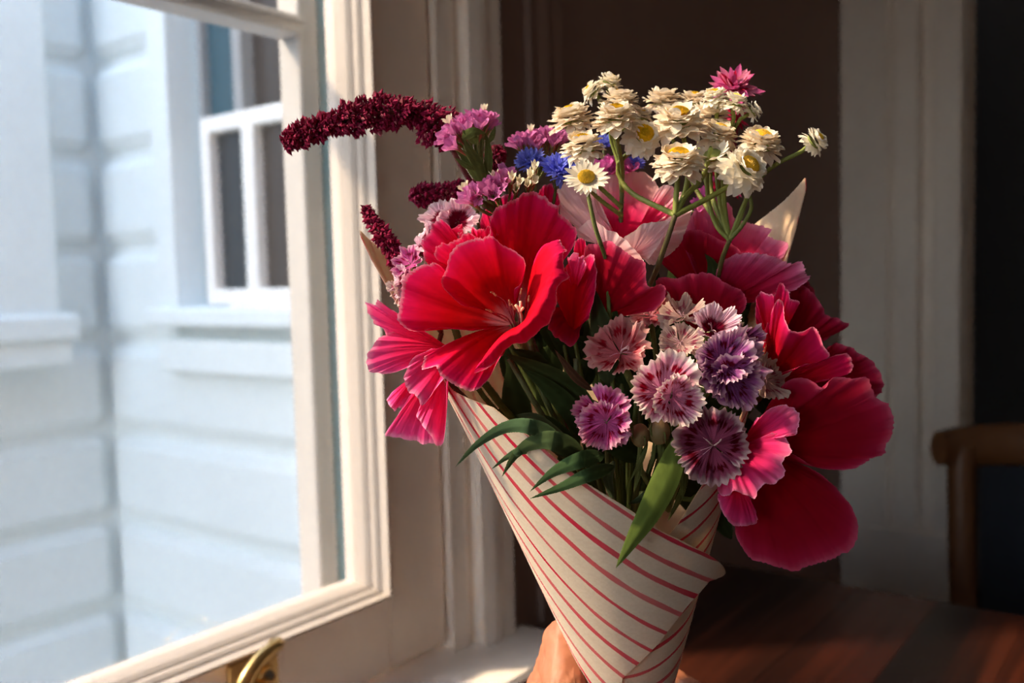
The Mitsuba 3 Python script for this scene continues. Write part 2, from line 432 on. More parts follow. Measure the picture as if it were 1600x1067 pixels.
obj('window_casing', box([XN - .035, wy0 - .09, ledge_z], [XN + .05, wy0, wz1 + .1], .004), 'blue_paint', nb)
obj('window_casing', box([XN - .036, wy0, wz1], [XN + .05, wy1, wz1 + .1], .004), 'blue_paint', nb)
lz2 = hit(262, 575, 0, XN)[2]
obj('ledge', box([XN - .075, .95, ledge_z - .012], [XN + .03, cy1 + .015, ledge_z + .035], .008), 'blue_paint', nb)
obj('ledge', box([XN - .05, .95, lz2], [XN + .03, cy1 - .005, lz2 + .085], .006), 'blue_paint', nb)
pil_x = hit(92, 300, 1, YN - .12)[0]
pz1, pz0 = hit(60, 492, 1, YN - .15)[2], hit(60, 575, 1, YN - .12)[2]
obj('pilaster', box([-2.6, YN - .10, pz1 - .02], [pil_x, YN + .02, NTOP], .012), 'blue_paint', nb)
obj('pilaster_base', box([-2.6, YN - .135, pz1 - .075], [pil_x + .035, YN + .02, pz1], .012), 'blue_paint', nb)
obj('pilaster_base', box([-2.6, YN - .115, pz0], [pil_x + .02, YN + .02, pz1 - .07], .008), 'blue_paint', nb)
w = obj('window', cat(box([XN + .06, wy0, wz0], [XN + .09, wy0 + .02, wz1], .002), box([XN + .06, wy1 - .02, wz0], [XN + .09, wy1, wz1], .002)), 'grey_frame', nb)
ymid = hit(377, 120, 0, XN + .06)[1]
zm = hit(395, 178, 0, XN)[2]
obj('mullion', box([XN + .045, ymid - .018, zm], [XN + .09, ymid + .018, wz1], .003), 'grey_frame', w)
obj('pane', box([XN + .085, ymid + .018, zm], [XN + .09, wy1 - .02, wz1]), 'pane_blue_reflection', w)
obj('pane', box([XN + .085, wy0 + .02, zm], [XN + .09, ymid - .018, wz1]), 'brown_pane', w)
xs = XN - .015                                       # lower sash stands a little proud
sy1, sm1, sm0, sy0 = hit(317, 330, 0, xs)[1], hit(380, 330, 0, xs)[1], hit(399, 330, 0, xs)[1], wy0 + .004
sz1, sz0 = hit(395, 168, 0, xs)[2], hit(395, 476, 0, xs)[2]
bar = .045
obj('sash', box([xs, sy1 - .035, sz0], [xs + .05, sy1, sz1], .004), 'house_white', w)
obj('sash', box([xs, sm0, sz0], [xs + .05, sm1, sz1], .004), 'house_white', w)
obj('sash', box([xs, sy0, sz1 - bar * .9], [xs + .05, sy1, sz1], .004), 'house_white', w)
obj('sash', box([xs, sy0, sz0], [xs + .05, sy1, sz0 + .04], .004), 'house_white', w)
obj('sash', box([xs, sy0, sz0], [xs + .05, sy0 + .03, sz1], .004), 'house_white', w)
obj('pane', box([xs + .03, sm1 - .004, sz0 + .02], [xs + .035, sy1 - .02, sz1 - .02]), 'dark_pane', w)
obj('pane', box([xs + .03, sy0 + .02, sz0 + .02], [xs + .035, sm0 + .004, sz1 - .02]), 'brown_pane', w)
struct('ground', box([-6, -6, -1.2], [8, 8, -1.0]), 'stone', 'paved ground of the light well')

# ================================================================== FURNITURE
tb = thing('dining_table', 'dark reddish brown wooden table top with streaky grain below the bouquet', 'table')
tx1 = hit(1345, 918, 2, TABLE_Z)[0]
ty1 = WALL_Y - .095
tw, nbrd = .095, 9
for k in range(nbrd):
    obj('board', box([-.75, ty1 - (k + 1) * tw + .0001, TABLE_Z - .026], [tx1, ty1 - k * tw - .0001, TABLE_Z], .0004), f'table_wood_{(0, 1, 2, 1, 0, 2, 1, 0, 2)[k]}', tb)
ty0 = ty1 - nbrd * tw
obj('apron', cat(box([-.68, ty0 + .06, TABLE_Z - .11], [tx1 - .07, ty0 + .085, TABLE_Z - .026], .002), box([-.68, ty1 - .085, TABLE_Z - .11], [tx1 - .07, ty1 - .06, TABLE_Z - .026], .002), box([tx1 - .095, ty0 + .06, TABLE_Z - .11], [tx1 - .07, ty1 - .06, TABLE_Z - .026], .002)), 'table_wood_0', tb)
for lxx in (-.66, tx1 - .13):
    for lyy in (ty0 + .06, ty1 - .12):
        obj('leg', box([lxx, lyy, 0], [lxx + .06, lyy + .06, TABLE_Z - .026], .004), 'table_wood_0', tb)
# chair at the far end of the table: a curved top rail on two round posts
ch = thing('dining_chair', 'brown wooden chair with a curved top rail beyond the far end of the table', 'chair')
cd_ = 1.56
a0, am = P(1455, 705, cd_), P(1585, 700, cd_ + .02)
ctr = np.array([a0[0] + .02, am[1] - .12, am[2]])
pts = []
for k in range(25):
    t = math.radians(-80 + 160 * k / 24)
    pts.append([ctr[0] + .13 * math.cos(t), ctr[1] + .23 * math.sin(t), ctr[2]])
rail = []
for k, q in enumerate(pts):
    tdir = unit(np.array(pts[min(k + 1, 24)]) - np.array(pts[max(k - 1, 0)]))
    nrm = np.cross(tdir, _z)
    hgt = .046 * (1 - .35 * abs(k - 12) / 12)
    for aa in range(12):
        b = aa * 2 * math.pi / 12
        rail.append(np.array(q) + nrm * .016 * math.cos(b) + _z * hgt * math.sin(b))
rv, rf = np.array(rail), []
for i in range(24):
    for j in range(12):
        a, b = i * 12 + j, i * 12 + (j + 1) % 12
        rf += [[a, b, b + 12], [a, b + 12, a + 12]]
rv = np.vstack([rv, pts[0], pts[-1]])
for j in range(12):
    rf += [[300, (j + 1) % 12, j], [301, 288 + j, 288 + (j + 1) % 12]]
obj('top_rail', trimesh.Trimesh(rv, rf, process=False), 'chair_wood', ch, 60)
sx, syc = ctr[0] - .14, ctr[1]
for s in (1, -1):
    obj('back_post', trimesh.Trimesh(*tube_mesh([[ctr[0] + .07, syc + s * .2, ctr[2]], [ctr[0] + .05, syc + s * .19, .45], [ctr[0] + .08, syc + s * .2, 0]], .024, .02, 12, 14), process=False), 'chair_wood', ch, 60)
    obj('leg', trimesh.Trimesh(*tube_mesh([[sx - .17, syc + s * .19, .44], [sx - .19, syc + s * .2, 0]], .02, .014, 12, 6), process=False), 'chair_wood', ch, 60)
seat = box([sx - .22, syc - .22, .42], [ctr[0] + .07, syc + .22, .465], .015)
obj('seat', seat, 'chair_wood', ch)
bp = []
for k in range(9):
    t = math.radians(-55 + 110 * k / 8)
    for zz in (.52, ctr[2] - .03):
        bp.append([ctr[0] + .115 * math.cos(t), syc + .2 * math.sin(t), zz])
bp = np.array(bp).reshape(9, 2, 3)
inn = bp.copy(); inn[..., 0] -= .014
vv = np.concatenate([bp.reshape(-1, 3), inn.reshape(-1, 3)])
ff = []
for i in range(8):
    a = i * 2
    ff += [[a, a + 2, a + 3], [a, a + 3, a + 1], [a + 18, a + 21, a + 20], [a + 18, a + 19, a + 21], [a + 1, a + 3, a + 21], [a + 1, a + 21, a + 19], [a, a + 20, a + 2], [a, a + 18, a + 20]]
ff += [[0, 1, 19], [0, 19, 18], [16, 35, 17], [16, 34, 35]]
obj('back_pad', trimesh.Trimesh(vv, ff, process=False), 'navy_cloth', ch, 40, label='dark navy padded back under the rail')

# ================================================================== THE BOUQUET
APEX = P(1004, 1252, .45)
AX_IN = camdir(-.089, .996, 0.0)


def cone_dir(theta, flare=0.0):
    """Direction from the apex on the rolled sheet; theta in degrees, from -30 (under flap) round the back to 425 (outer flap)."""
    t = np.clip((np.asarray(theta, float) - 190) / 110, 0, 1)
    t = t * t * (3 - 2 * t)
    lean, half = np.radians(5.1 + (3.7 - 5.1) * t), np.radians(19.6 + (21.9 - 19.6) * t) + flare
    th = np.radians(theta)
    ax = -np.sin(lean)[..., None] * RIGHT + np.cos(lean)[..., None] * UP
    e1 = np.cos(lean)[..., None] * RIGHT + np.sin(lean)[..., None] * UP
    return np.cos(half)[..., None] * ax + np.sin(half)[..., None] * (np.sin(th)[..., None] * e1 - np.cos(th)[..., None] * FWD)


def on_cone(px, py, th0, r0=.15):
    def res(q):
        return project(APEX + q[0] * cone_dir(np.array(q[1] * 100))) - [px, py]
    s = least_squares(res, [r0, th0 / 100])
    return s.x[1] * 100, s.x[0]


top_pts = [(-30, .10), (0, .128), (25, .15), (50, .185), (70, .215), (85, .25), (93, .317), (104, .304), (118, .292), (134, .280), (180, .25), (222, .270), (240, .284), (258, .300), (268, .312), (273, .290), (281, .245)]
for px, py, g in ((705, 609, 290), (770, 637, 300), (830, 685, 320), (908, 751, 345), (980, 796, 375), (1031, 832, 395), (1085, 859, 415), (1124, 884, 440)):
    top_pts.append(on_cone(px, py, g))
bot_pts = [(-30, .05), (40, .06), (90, .062), (150, .056), (270, .05), (330, .045)]
for px, py, g in ((972, 1062, 355), (1005, 1032, 370), (1030, 1007, 390), (1072, 950, 405), (1105, 910, 425), (1124, 886, 440)):
    bot_pts.append(on_cone(px, py, g, .07))
TH_END = 426.0
top_pts = [q for q in top_pts if q[0] < 418] + [(TH_END, .1215)]
bot_pts = [q for q in bot_pts if q[0] < 418] + [(TH_END, .1205)]
ths = np.concatenate([np.linspace(-30, 300, 120), np.linspace(300, TH_END, 90)[1:]])


def interp(th, pts):
    pts = sorted(pts)
    return np.interp(th, [p[0] for p in pts], [p[1] for p in pts])


rt, rb = interp(ths, top_pts), interp(ths, bot_pts)
rt = np.maximum(rt, rb + .0004)
NR = 24
V, UVS = [], []
phi = np.concatenate([[0], np.cumsum(np.radians(np.diff(ths)) * math.sin(math.radians(20.8)))])
phi_front = np.interp(360, ths, phi)
STRIPE = math.radians(40)
for th, a, b, ph in zip(ths, rb, rt, phi):
    r = np.linspace(a, b, NR)
    crink = .0006 * (meshkit.noise(np.stack([np.full(NR, th * .05), r * 60, r * 0], -1)) - .5)
    lift = .0012 * np.clip((th - 330) / 60, 0, 1)
    tip = .012 * np.clip((r - .2) / .1, 0, 1) ** 2 * (math.exp(-((th - 93) / 14) ** 2)) + .02 * np.clip((r - .19) / .1, 0, 1) ** 1.3 * (math.exp(-((th - 268) / 18) ** 2))
    tip = tip + .014 * np.clip((th - 375) / 51, 0, 1)
    d = np.array([cone_dir(np.array(th), flare=tt) for tt in tip])
    V.append(APEX + r[:, None] * d * (1 + crink[:, None]) + lift * d)
    q = ph - phi_front
    X2, Y2 = r * np.cos(q), r * np.sin(q)
    UVS.append(np.stack([X2 * math.cos(STRIPE) + Y2 * math.sin(STRIPE), -X2 * math.sin(STRIPE) + Y2 * math.cos(STRIPE)], -1))
V, UVS = np.vstack(V), np.vstack(UVS)
pf = grid_faces(len(ths), NR)
pm = trimesh.Trimesh(V, pf, process=False)
mid = len(pf) // 4
fn_ = np.cross(V[pf[:, 1]] - V[pf[:, 0]], V[pf[:, 2]] - V[pf[:, 0]])
outw = (V[pf].mean(1) - APEX); outw -= np.outer(outw @ AX_IN, AX_IN)
if (fn_ * outw).sum() < 0:
    pm = trimesh.Trimesh(V, pf[:, ::-1], process=False)
scene['wrapping_paper'] = mikit.ply(pm, 'paper_bsdf', True, uv=UVS)
scene['wrapping_paper__inner_face'] = mikit.ply(trimesh.Trimesh(pm.vertices - pm.vertex_normals * .0005, pm.faces, process=False), 'paper_inner_bsdf', True)
labels['wrapping_paper__inner_face'] = {'label': 'plain brownish inner side of the paper'}
labels['wrapping_paper'] = {'label': 'cream paper cone with red stripes rolled round the bouquet', 'category': 'wrapping paper'}


def bundle(seed, r=.05, rad=.007):
    g = np.random.default_rng(seed)
    a, q = g.uniform(0, 2 * np.pi), rad * math.sqrt(g.uniform(.05, 1))
    x, y, _ = frame_of(AX_IN)
    return APEX + AX_IN * r + q * (math.cos(a) * x + math.sin(a) * y)


def stem_to(parent, pts, seed, r0=.0011, r1=.0017, color=(.10, .15, .035), name='stem', n=22):
    """A stalk from the last of pts through the paper cone to the grip."""
    end = [APEX + AX_IN * .14 + (np.asarray(pts[-1]) - APEX - AX_IN * ((np.asarray(pts[-1]) - APEX) @ AX_IN)) * .25, bundle(seed), bundle(seed, -.06, .009)]
    c = Col()
    v, f = tube_mesh(list(pts) + end, r0, r1, 7, n)
    c.add(v, f, color)
    return c.put(name, 'solid_bsdf', parent)


# ---------------------------------------------------------------- fan petals
PAL = {
    'red': [(0, (.72, .24, .27)), (.15, (.72, .20, .24)), (.25, (.58, .010, .015)), (.55, (.62, .004, .010)), (.80, (.72, .006, .045)), (.96, (.80, .012, .13)), (.985, (.82, .05, .2)), (1, (.90, .35, .5))],
    'redx': [(0, (.52, .010, .015)), (.3, (.60, .004, .012)), (.7, (.68, .008, .04)), (.95, (.80, .015, .14)), (.98, (.82, .05, .2)), (1, (.90, .30, .45))],
    'mag': [(0, (.58, .008, .03)), (.3, (.68, .012, .06)), (.65, (.74, .02, .12)), (.92, (.80, .06, .26)), (1, (.88, .30, .50))],
    'redshade': [(0, (.24, .002, .006)), (.4, (.32, .003, .010)), (.8, (.40, .007, .03)), (.95, (.52, .02, .08)), (1, (.70, .12, .24))],  # the same red with shade painted in, for right-hand and hindmost petals
    'hot': [(0, (.60, .01, .06)), (.3, (.84, .02, .14)), (.8, (.90, .05, .26)), (.97, (.93, .18, .42)), (1, (.93, .4, .6))],
    'pale': [(0, (.66, .004, .03)), (.50, (.76, .012, .10)), (.66, (.80, .06, .22)), (.80, (.85, .26, .40)), (.92, (.88, .46, .55)), (1, (.92, .60, .65))],
    'palex': [(0, (.84, .3, .42)), (.3, (.88, .42, .5)), (.8, (.90, .55, .6)), (1, (.93, .66, .68))],
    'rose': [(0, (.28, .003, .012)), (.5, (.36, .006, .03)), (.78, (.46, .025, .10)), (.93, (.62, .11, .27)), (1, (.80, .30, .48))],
}


def ramp(pal, v):
    k = PAL[pal]
    return np.stack([np.interp(v, [p[0] for p in k], [p[1][i] for p in k]) for i in range(3)], -1)


def fan(parent, base, pts, dep, pal='red', mid=None, bulge=0.0, ruf=.0030, rf=9, jag=.02, pleat=.0005, seed=0, nu=120, nv=24, name='petal', vm=.55):
    """A petal that spreads from its claw at base to the edge through pts (pixels), dep = depths from one end of the edge to the other."""
    B = P(*base)
    k = np.linspace(0, 1, len(pts))
    dd = np.interp(k, np.linspace(0, 1, len(dep)), dep)
    E = spline([P(px, py, d) for (px, py), d in zip(pts, dd)], nu)
    u, v = np.linspace(0, 1, nu), np.linspace(0, 1, nv) ** .85
    o = seed * 17.3
    nz = lambda f, s: meshkit.noise(np.stack([u * f + o, u * 0 + s, u * 0], -1)) - .5
    teeth = np.abs(((u * 46 + 2 * nz(9, 1)) % 1) - .5) - .25
    rad = 1 + jag * (nz(11, 2) * 1.1 + nz(34, 3) * 1.3 + teeth * 1.5)
    E = B + (E - B) * rad[:, None]
    D = E - B
    N = unit(np.cross(D[nu // 5], D[-nu // 5]))
    if N @ FWD > 0:
        N = -N
    vv = v[None, :, None]
    if mid is None:
        S = B + D[:, None] * vv
    else:
        kk = np.linspace(0, 1, len(mid))
        M = spline([P(*m) for m in mid], nu)
        S = B * ((1 - vv) * (vm - vv) / vm) + M[:, None] * (vv * (1 - vv) / (vm * (1 - vm))) + E[:, None] * (vv * (vv - vm) / (1 - vm))
    side = np.sin(np.pi * u) ** .5
    disp = bulge * np.sin(np.pi * v)[None, :] * side[:, None]
    disp = disp + ruf * 2 * (v[None, :] ** 3) * (nz(rf, 5) + .5 * nz(rf * 2.3, 6))[:, None]
    disp = disp + pleat * (v[None, :] * (1.15 - v[None, :] * .4)) * (nz(26, 7) * 1.6 + .6 * nz(60, 8))[:, None]
    S = S + disp[..., None] * N
    L = np.linalg.norm(D, axis=1)
    vr = v[None, :] + .08 * nz(40, 9)[:, None] * np.clip(1.2 - v[None, :], 0, 1)
    vr = np.clip(vr, 0, 1) * np.ones((nu, 1))
    edge = np.minimum(u, 1 - u)[:, None] * 7 * np.ones((1, nv))
    vr = np.maximum(vr, np.where(edge < .12, .9, 0) * (v[None, :] > .45))
    C = ramp(pal, vr) * (1 + (.14 * nz(70, 10) + .14 * nz(22, 12))[:, None, None] * np.array([.6, 1.2, 1.0]))
    c = Col()
    c.add(S.reshape(-1, 3), grid_faces(nu, nv), C.reshape(-1, 3))
    return c.put(name, 'petal_bsdf', parent)


def godetia(label, base, petals, seed, stem_pts=None):
    t = thing('godetia_flower', label, 'flower', 'large godetia blooms of the bouquet')
    for i, p in enumerate(petals):
        kw = dict(p[3]) if len(p) > 3 else {}
        b = kw.pop('base', base)
        fan(t, b, p[0], p[1], p[2], seed=seed * 13 + i, **kw)
    B = P(*base)
    down = unit(APEX + AX_IN * .10 - B)
    c = Col()
    v, f = tube_mesh([B - down * .001, B + down * .006, B + down * .016], .0034, .0016, 9, 6)
    c.add(v, f, (.22, .20, .06))
    c.put('calyx', 'solid_bsdf', t)
    stem_to(t, [B + down * .014, B + down * .035 + FWD * .004], seed + 100, .0013, .0018)
    return t


def stalk(c, pts, r, col):
    v, f = tube_mesh([P(*q) for q in pts], r, r * .8, 6, 10)
    c.add(v, f, col)


g1 = godetia('largest open scarlet godetia bloom facing left, with stamens and a cream stigma in its throat', (803, 508, .436), [
    ([(762, 372), (766, 352), (768, 336), (783, 321), (800, 314), (816, 302), (836, 300), (852, 307), (872, 323), (877, 335), (893, 348), (902, 362), (900, 380), (886, 400), (874, 418)], (.424, .432, .44, .438), 'red', dict(base=(812, 490, .440), bulge=-.004)),
    ([(748, 477), (720, 471), (701, 458), (691, 446), (692, 427), (700, 405), (711, 388), (735, 372), (757, 368), (771, 372), (790, 387), (812, 396), (822, 412), (822, 426), (815, 442), (804, 455)], (.423, .410, .408, .416, .428), 'red', dict(bulge=-.004)),
    ([(736, 517), (712, 515), (680, 512), (650, 518), (633, 515), (621, 500), (621, 480), (626, 462), (627, 443), (641, 427), (657, 417), (674, 411), (684, 414), (697, 428), (716, 446)], (.421, .408, .402, .408, .426), 'red', dict(bulge=-.004)),
    ([(738, 519), (700, 536), (676, 556), (664, 556), (659, 572), (668, 572), (681, 570), (686, 585), (697, 596), (711, 604), (730, 608), (748, 604), (762, 590), (778, 566), (790, 545)], (.420, .404, .397, .398, .414), 'red', dict(bulge=.004, ruf=.0018)),
    ([(864, 378), (878, 376), (886, 390), (888, 412), (886, 430), (875, 444), (871, 457), (866, 480), (851, 504), (832, 526), (812, 540), (790, 556), (768, 578), (750, 590)], (.425, .412, .404, .400, .398), 'redx',
     dict(base=(818, 506, .437), mid=[(844, 384, .424), (862, 412, .412), (856, 442, .404), (846, 470, .398), (830, 500, .394), (805, 522, .392), (775, 540, .393), (750, 570, .396)], ruf=.003, vm=.66, jag=.03)),
], 1)
# stamens and the stigma
for i, (pts) in enumerate([[(806, 512, .432), (795, 485, .424), (789, 470, .420), (774, 461, .417)], [(808, 512, .432), (800, 490, .424), (797, 476, .420)], [(802, 512, .431), (790, 495, .424), (767, 487, .419)], [(812, 510, .432), (812, 470, .424), (814, 458, .420)], [(810, 512, .432), (824, 490, .426), (826, 470, .421)], [(808, 514, .430), (812, 495, .424), (804, 482, .420)]]):
    c = Col()
    stalk(c, pts, .0004, (.42, .05, .07))
    a, b = P(*pts[-1]), P(*pts[-2])
    tip = a + unit(a - b) * .003
    v, f = tube_mesh([a - unit(a - b) * .0005, (a + tip) / 2 + UP * .0004, tip], .0007, .0004, 6, 6)
    c.add(v, f, (.55, .30, .16))
    c.put('stamen', 'solid_bsdf', g1)
c = Col()
stalk(c, [(816, 511, .430), (815, 495, .422), (812, 484, .417)], .0008, (.78, .55, .42))
for q in ((805, 476), (813, 470), (818, 480)):
    v, f = tube_mesh([P(812, 486, .4165), P((812 + q[0]) / 2 + 1, (486 + q[1]) / 2, .4155), P(q[0], q[1], .4155)], .0009, .0007, 7, 6)
    c.add(v, f, (.84, .66, .46))
c.put('stigma', 'solid_bsdf', g1)

godetia('magenta godetia bloom hanging over the left rim of the paper', (705, 545, .432), [
    ([(622, 489), (608, 483), (600, 478), (588, 466), (585, 476), (570, 474), (575, 486), (583, 497), (590, 508), (597, 516), (610, 524), (625, 526)], (.430, .424, .428, .432), 'mag', dict(bulge=.003)),
    ([(614, 519), (597, 528), (588, 534), (576, 550), (574, 562), (578, 574), (586, 580), (607, 582), (630, 580), (646, 572), (668, 562)], (.430, .419, .414, .418, .424), 'mag', dict(bulge=.004, ruf=.003)),
    ([(672, 546), (650, 555), (640, 568), (634, 590), (637, 612), (650, 622), (662, 631), (672, 620), (683, 604), (692, 592), (700, 575)], (.414, .407, .404, .407, .414), 'mag', dict(bulge=.004, ruf=.002)),
    ([(668, 618), (656, 634), (651, 644), (655, 656), (661, 668), (673, 681), (684, 690), (693, 692), (696, 668), (697, 635), (697, 604)], (.418, .412, .410, .413, .416), 'mag', dict(bulge=-.003, ruf=.003, pleat=.0014)),
    ([(640, 618), (622, 648), (603, 677), (612, 682), (626, 684), (640, 688), (652, 690), (664, 693), (680, 690), (690, 680)], (.425, .424, .425, .426), 'mag', dict(base=(672, 585, .427), bulge=.002, ruf=.001)),
    ([(634, 600), (618, 608), (610, 616), (604, 626), (610, 636), (617, 643), (621, 636), (632, 638), (642, 628)], (.430, .427, .43), 'mag', dict(base=(655, 580, .431), bulge=.004)),
], 2)
godetia('ruffled pink red godetia bloom half hidden behind the upper left of the largest one', (752, 440, .447), [
    ([(680, 418), (668, 412), (662, 398), (663, 376), (674, 354), (688, 345), (698, 350), (706, 358), (712, 372), (720, 384)], (.432, .428, .430, .435), 'redx', dict(bulge=.004, jag=.03)),
    ([(700, 416), (686, 405), (677, 397), (686, 384), (700, 380), (712, 374), (726, 370), (740, 368), (756, 376)], (.427, .421, .423, .428), 'redx', dict(bulge=.003, jag=.03)),
    ([(704, 360), (716, 352), (722, 366), (712, 376)], (.432, .43), 'redx', dict(base=(735, 410, .44), nu=40)),
    ([(728, 372), (736, 360), (742, 356), (756, 357), (770, 356), (780, 366)], (.432, .430, .434), 'redx', dict(bulge=.002, jag=.03)),
    ([(752, 360), (750, 348), (756, 330), (766, 316), (776, 311), (788, 303), (800, 302), (806, 310), (806, 330)], (.446, .444, .446), 'redx', dict(base=(785, 420, .45), bulge=.003, jag=.03)),
    ([(838, 306), (845, 296), (857, 288), (868, 293), (873, 304), (876, 324)], (.450, .448, .45), 'redx', dict(base=(840, 400, .455), bulge=.002, jag=.03, nu=50)),
], 3)
godetia('pale pink cup-shaped godetia bloom at the top, with a deep pink throat', (972, 392, .448), [
    ([(905, 372), (896, 352), (880, 330), (868, 312), (867, 300), (879, 289), (892, 285), (908, 288), (930, 300)], (.447, .450, .458, .466), 'palex', dict(bulge=-.003)),
    ([(930, 330), (926, 300), (930, 286), (945, 273), (960, 270), (980, 266), (1002, 268), (1017, 274), (1027, 287), (1036, 300), (1042, 318), (1040, 340)], (.460, .470, .478, .474, .462), 'pale', dict(bulge=-.010, ruf=.0015, jag=.012, base=(974, 378, .444))),
    ([(950, 275), (955, 266), (975, 262), (990, 267), (1000, 276)], (.483, .485, .483), 'palex', dict(nu=40, base=(975, 370, .475))),
    ([(1028, 296), (1040, 290), (1060, 296), (1066, 312), (1062, 330), (1056, 346), (1040, 360)], (.474, .468, .456), 'pale', dict(bulge=-.004, base=(985, 380, .446))),
    ([(1050, 340), (1068, 324), (1079, 332), (1074, 352), (1066, 374), (1050, 394), (1032, 406), (1014, 416)], (.462, .458, .452, .444), 'palex', dict(bulge=.003, base=(990, 385, .45))),
    ([(975, 371), (988, 362), (1003, 351), (1022, 346), (1040, 345), (1056, 344), (1040, 366), (1026, 388), (1013, 406)], (.426, .428, .432, .430), 'palex', dict(bulge=.003, ruf=.001, jag=.01, base=(985, 400, .437))),
    ([(903, 358), (912, 350), (922, 344), (940, 352), (957, 362), (975, 371), (992, 388), (1007, 407), (992, 404), (975, 397)], (.432, .430, .426, .424), 'palex', dict(bulge=.002, ruf=.001, jag=.01, base=(958, 398, .437))),
], 4)
godetia('red godetia bloom with painted-in shade at the centre below the pale pink cup', (930, 500, .442), [
    ([(915, 430), (912, 400), (918, 384), (936, 380), (955, 378), (970, 388), (985, 397), (1008, 411), (1010, 430), (1014, 446), (1036, 447), (1038, 466), (1020, 486)], (.422, .420, .418, .420, .424), 'redshade', dict(bulge=.005, ruf=.0015)),
    ([(868, 470), (872, 440), (884, 414), (892, 408), (902, 412), (914, 404), (926, 402), (930, 430), (928, 470), (918, 500)], (.424, .420, .418, .420), 'redx', dict(base=(895, 518, .432), bulge=.004, ruf=.004)),
    ([(884, 420), (888, 404), (896, 396), (904, 400), (912, 404), (918, 414), (910, 432)], (.416, .412, .414), 'hot', dict(base=(896, 460, .424), ruf=.003, jag=.05, nu=50)),
    ([(896, 400), (898, 382), (904, 374), (914, 378), (922, 390), (926, 406)], (.424, .422, .424), 'redx', dict(base=(912, 450, .434), ruf=.002, nu=50)),
    ([(862, 480), (858, 505), (872, 528), (890, 540), (905, 528), (910, 505)], (.428, .430, .43), 'redshade', dict(base=(900, 478, .436), bulge=.002, nu=50)),
], 5)
godetia('red godetia bloom with painted-in shade at the right of the pale cup, its far petals edged rose pink', (1110, 480, .46), [
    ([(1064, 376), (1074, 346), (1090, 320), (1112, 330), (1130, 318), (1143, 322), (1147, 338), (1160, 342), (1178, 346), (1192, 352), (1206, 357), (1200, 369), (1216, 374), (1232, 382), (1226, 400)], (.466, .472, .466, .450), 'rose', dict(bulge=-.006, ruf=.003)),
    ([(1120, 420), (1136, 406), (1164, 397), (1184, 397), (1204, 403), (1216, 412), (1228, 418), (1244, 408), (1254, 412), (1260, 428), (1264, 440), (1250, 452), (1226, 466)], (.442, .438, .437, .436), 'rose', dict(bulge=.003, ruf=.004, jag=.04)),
    ([(1030, 410), (1024, 398), (1036, 378), (1060, 366), (1090, 360), (1120, 372), (1150, 385), (1164, 400)], (.455, .462, .46), 'redshade', dict(bulge=-.006)),
    ([(1024, 472), (1026, 440), (1038, 434), (1054, 434), (1070, 430), (1086, 429), (1104, 427), (1118, 432), (1134, 440), (1150, 449), (1165, 460), (1163, 480), (1150, 500)], (.436, .434, .436, .440), 'redshade', dict(bulge=.005, base=(1095, 520, .45), ruf=.0015)),
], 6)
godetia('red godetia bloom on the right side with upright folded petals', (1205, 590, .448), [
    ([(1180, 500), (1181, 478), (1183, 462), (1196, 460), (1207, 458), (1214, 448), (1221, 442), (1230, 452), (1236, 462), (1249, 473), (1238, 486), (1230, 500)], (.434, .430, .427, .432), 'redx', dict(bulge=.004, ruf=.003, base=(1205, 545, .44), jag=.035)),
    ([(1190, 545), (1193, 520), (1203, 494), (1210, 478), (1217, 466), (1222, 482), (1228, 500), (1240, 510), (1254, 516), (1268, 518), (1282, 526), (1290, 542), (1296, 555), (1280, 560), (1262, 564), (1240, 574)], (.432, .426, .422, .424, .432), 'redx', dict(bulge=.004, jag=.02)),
    ([(1230, 470), (1240, 446), (1254, 446), (1264, 452), (1277, 466), (1287, 480), (1291, 492), (1310, 498), (1328, 511), (1316, 520), (1302, 524), (1286, 530)], (.446, .448, .45), 'redshade', dict(bulge=.004, base=(1225, 545, .46))),
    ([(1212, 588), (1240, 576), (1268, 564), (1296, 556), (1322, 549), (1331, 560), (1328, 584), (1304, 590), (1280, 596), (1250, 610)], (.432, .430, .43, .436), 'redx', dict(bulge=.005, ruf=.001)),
    ([(1290, 546), (1306, 536), (1328, 541), (1346, 552), (1362, 564), (1369, 574), (1376, 584), (1379, 602), (1372, 622), (1350, 630)], (.446, .444, .446), 'redshade', dict(bulge=.003, base=(1240, 610, .456))),
    ([(1192, 470), (1198, 440), (1216, 424), (1240, 424), (1262, 440), (1274, 470)], (.452, .456, .458), 'redshade', dict(base=(1210, 540, .46), bulge=-.003)),
], 7)
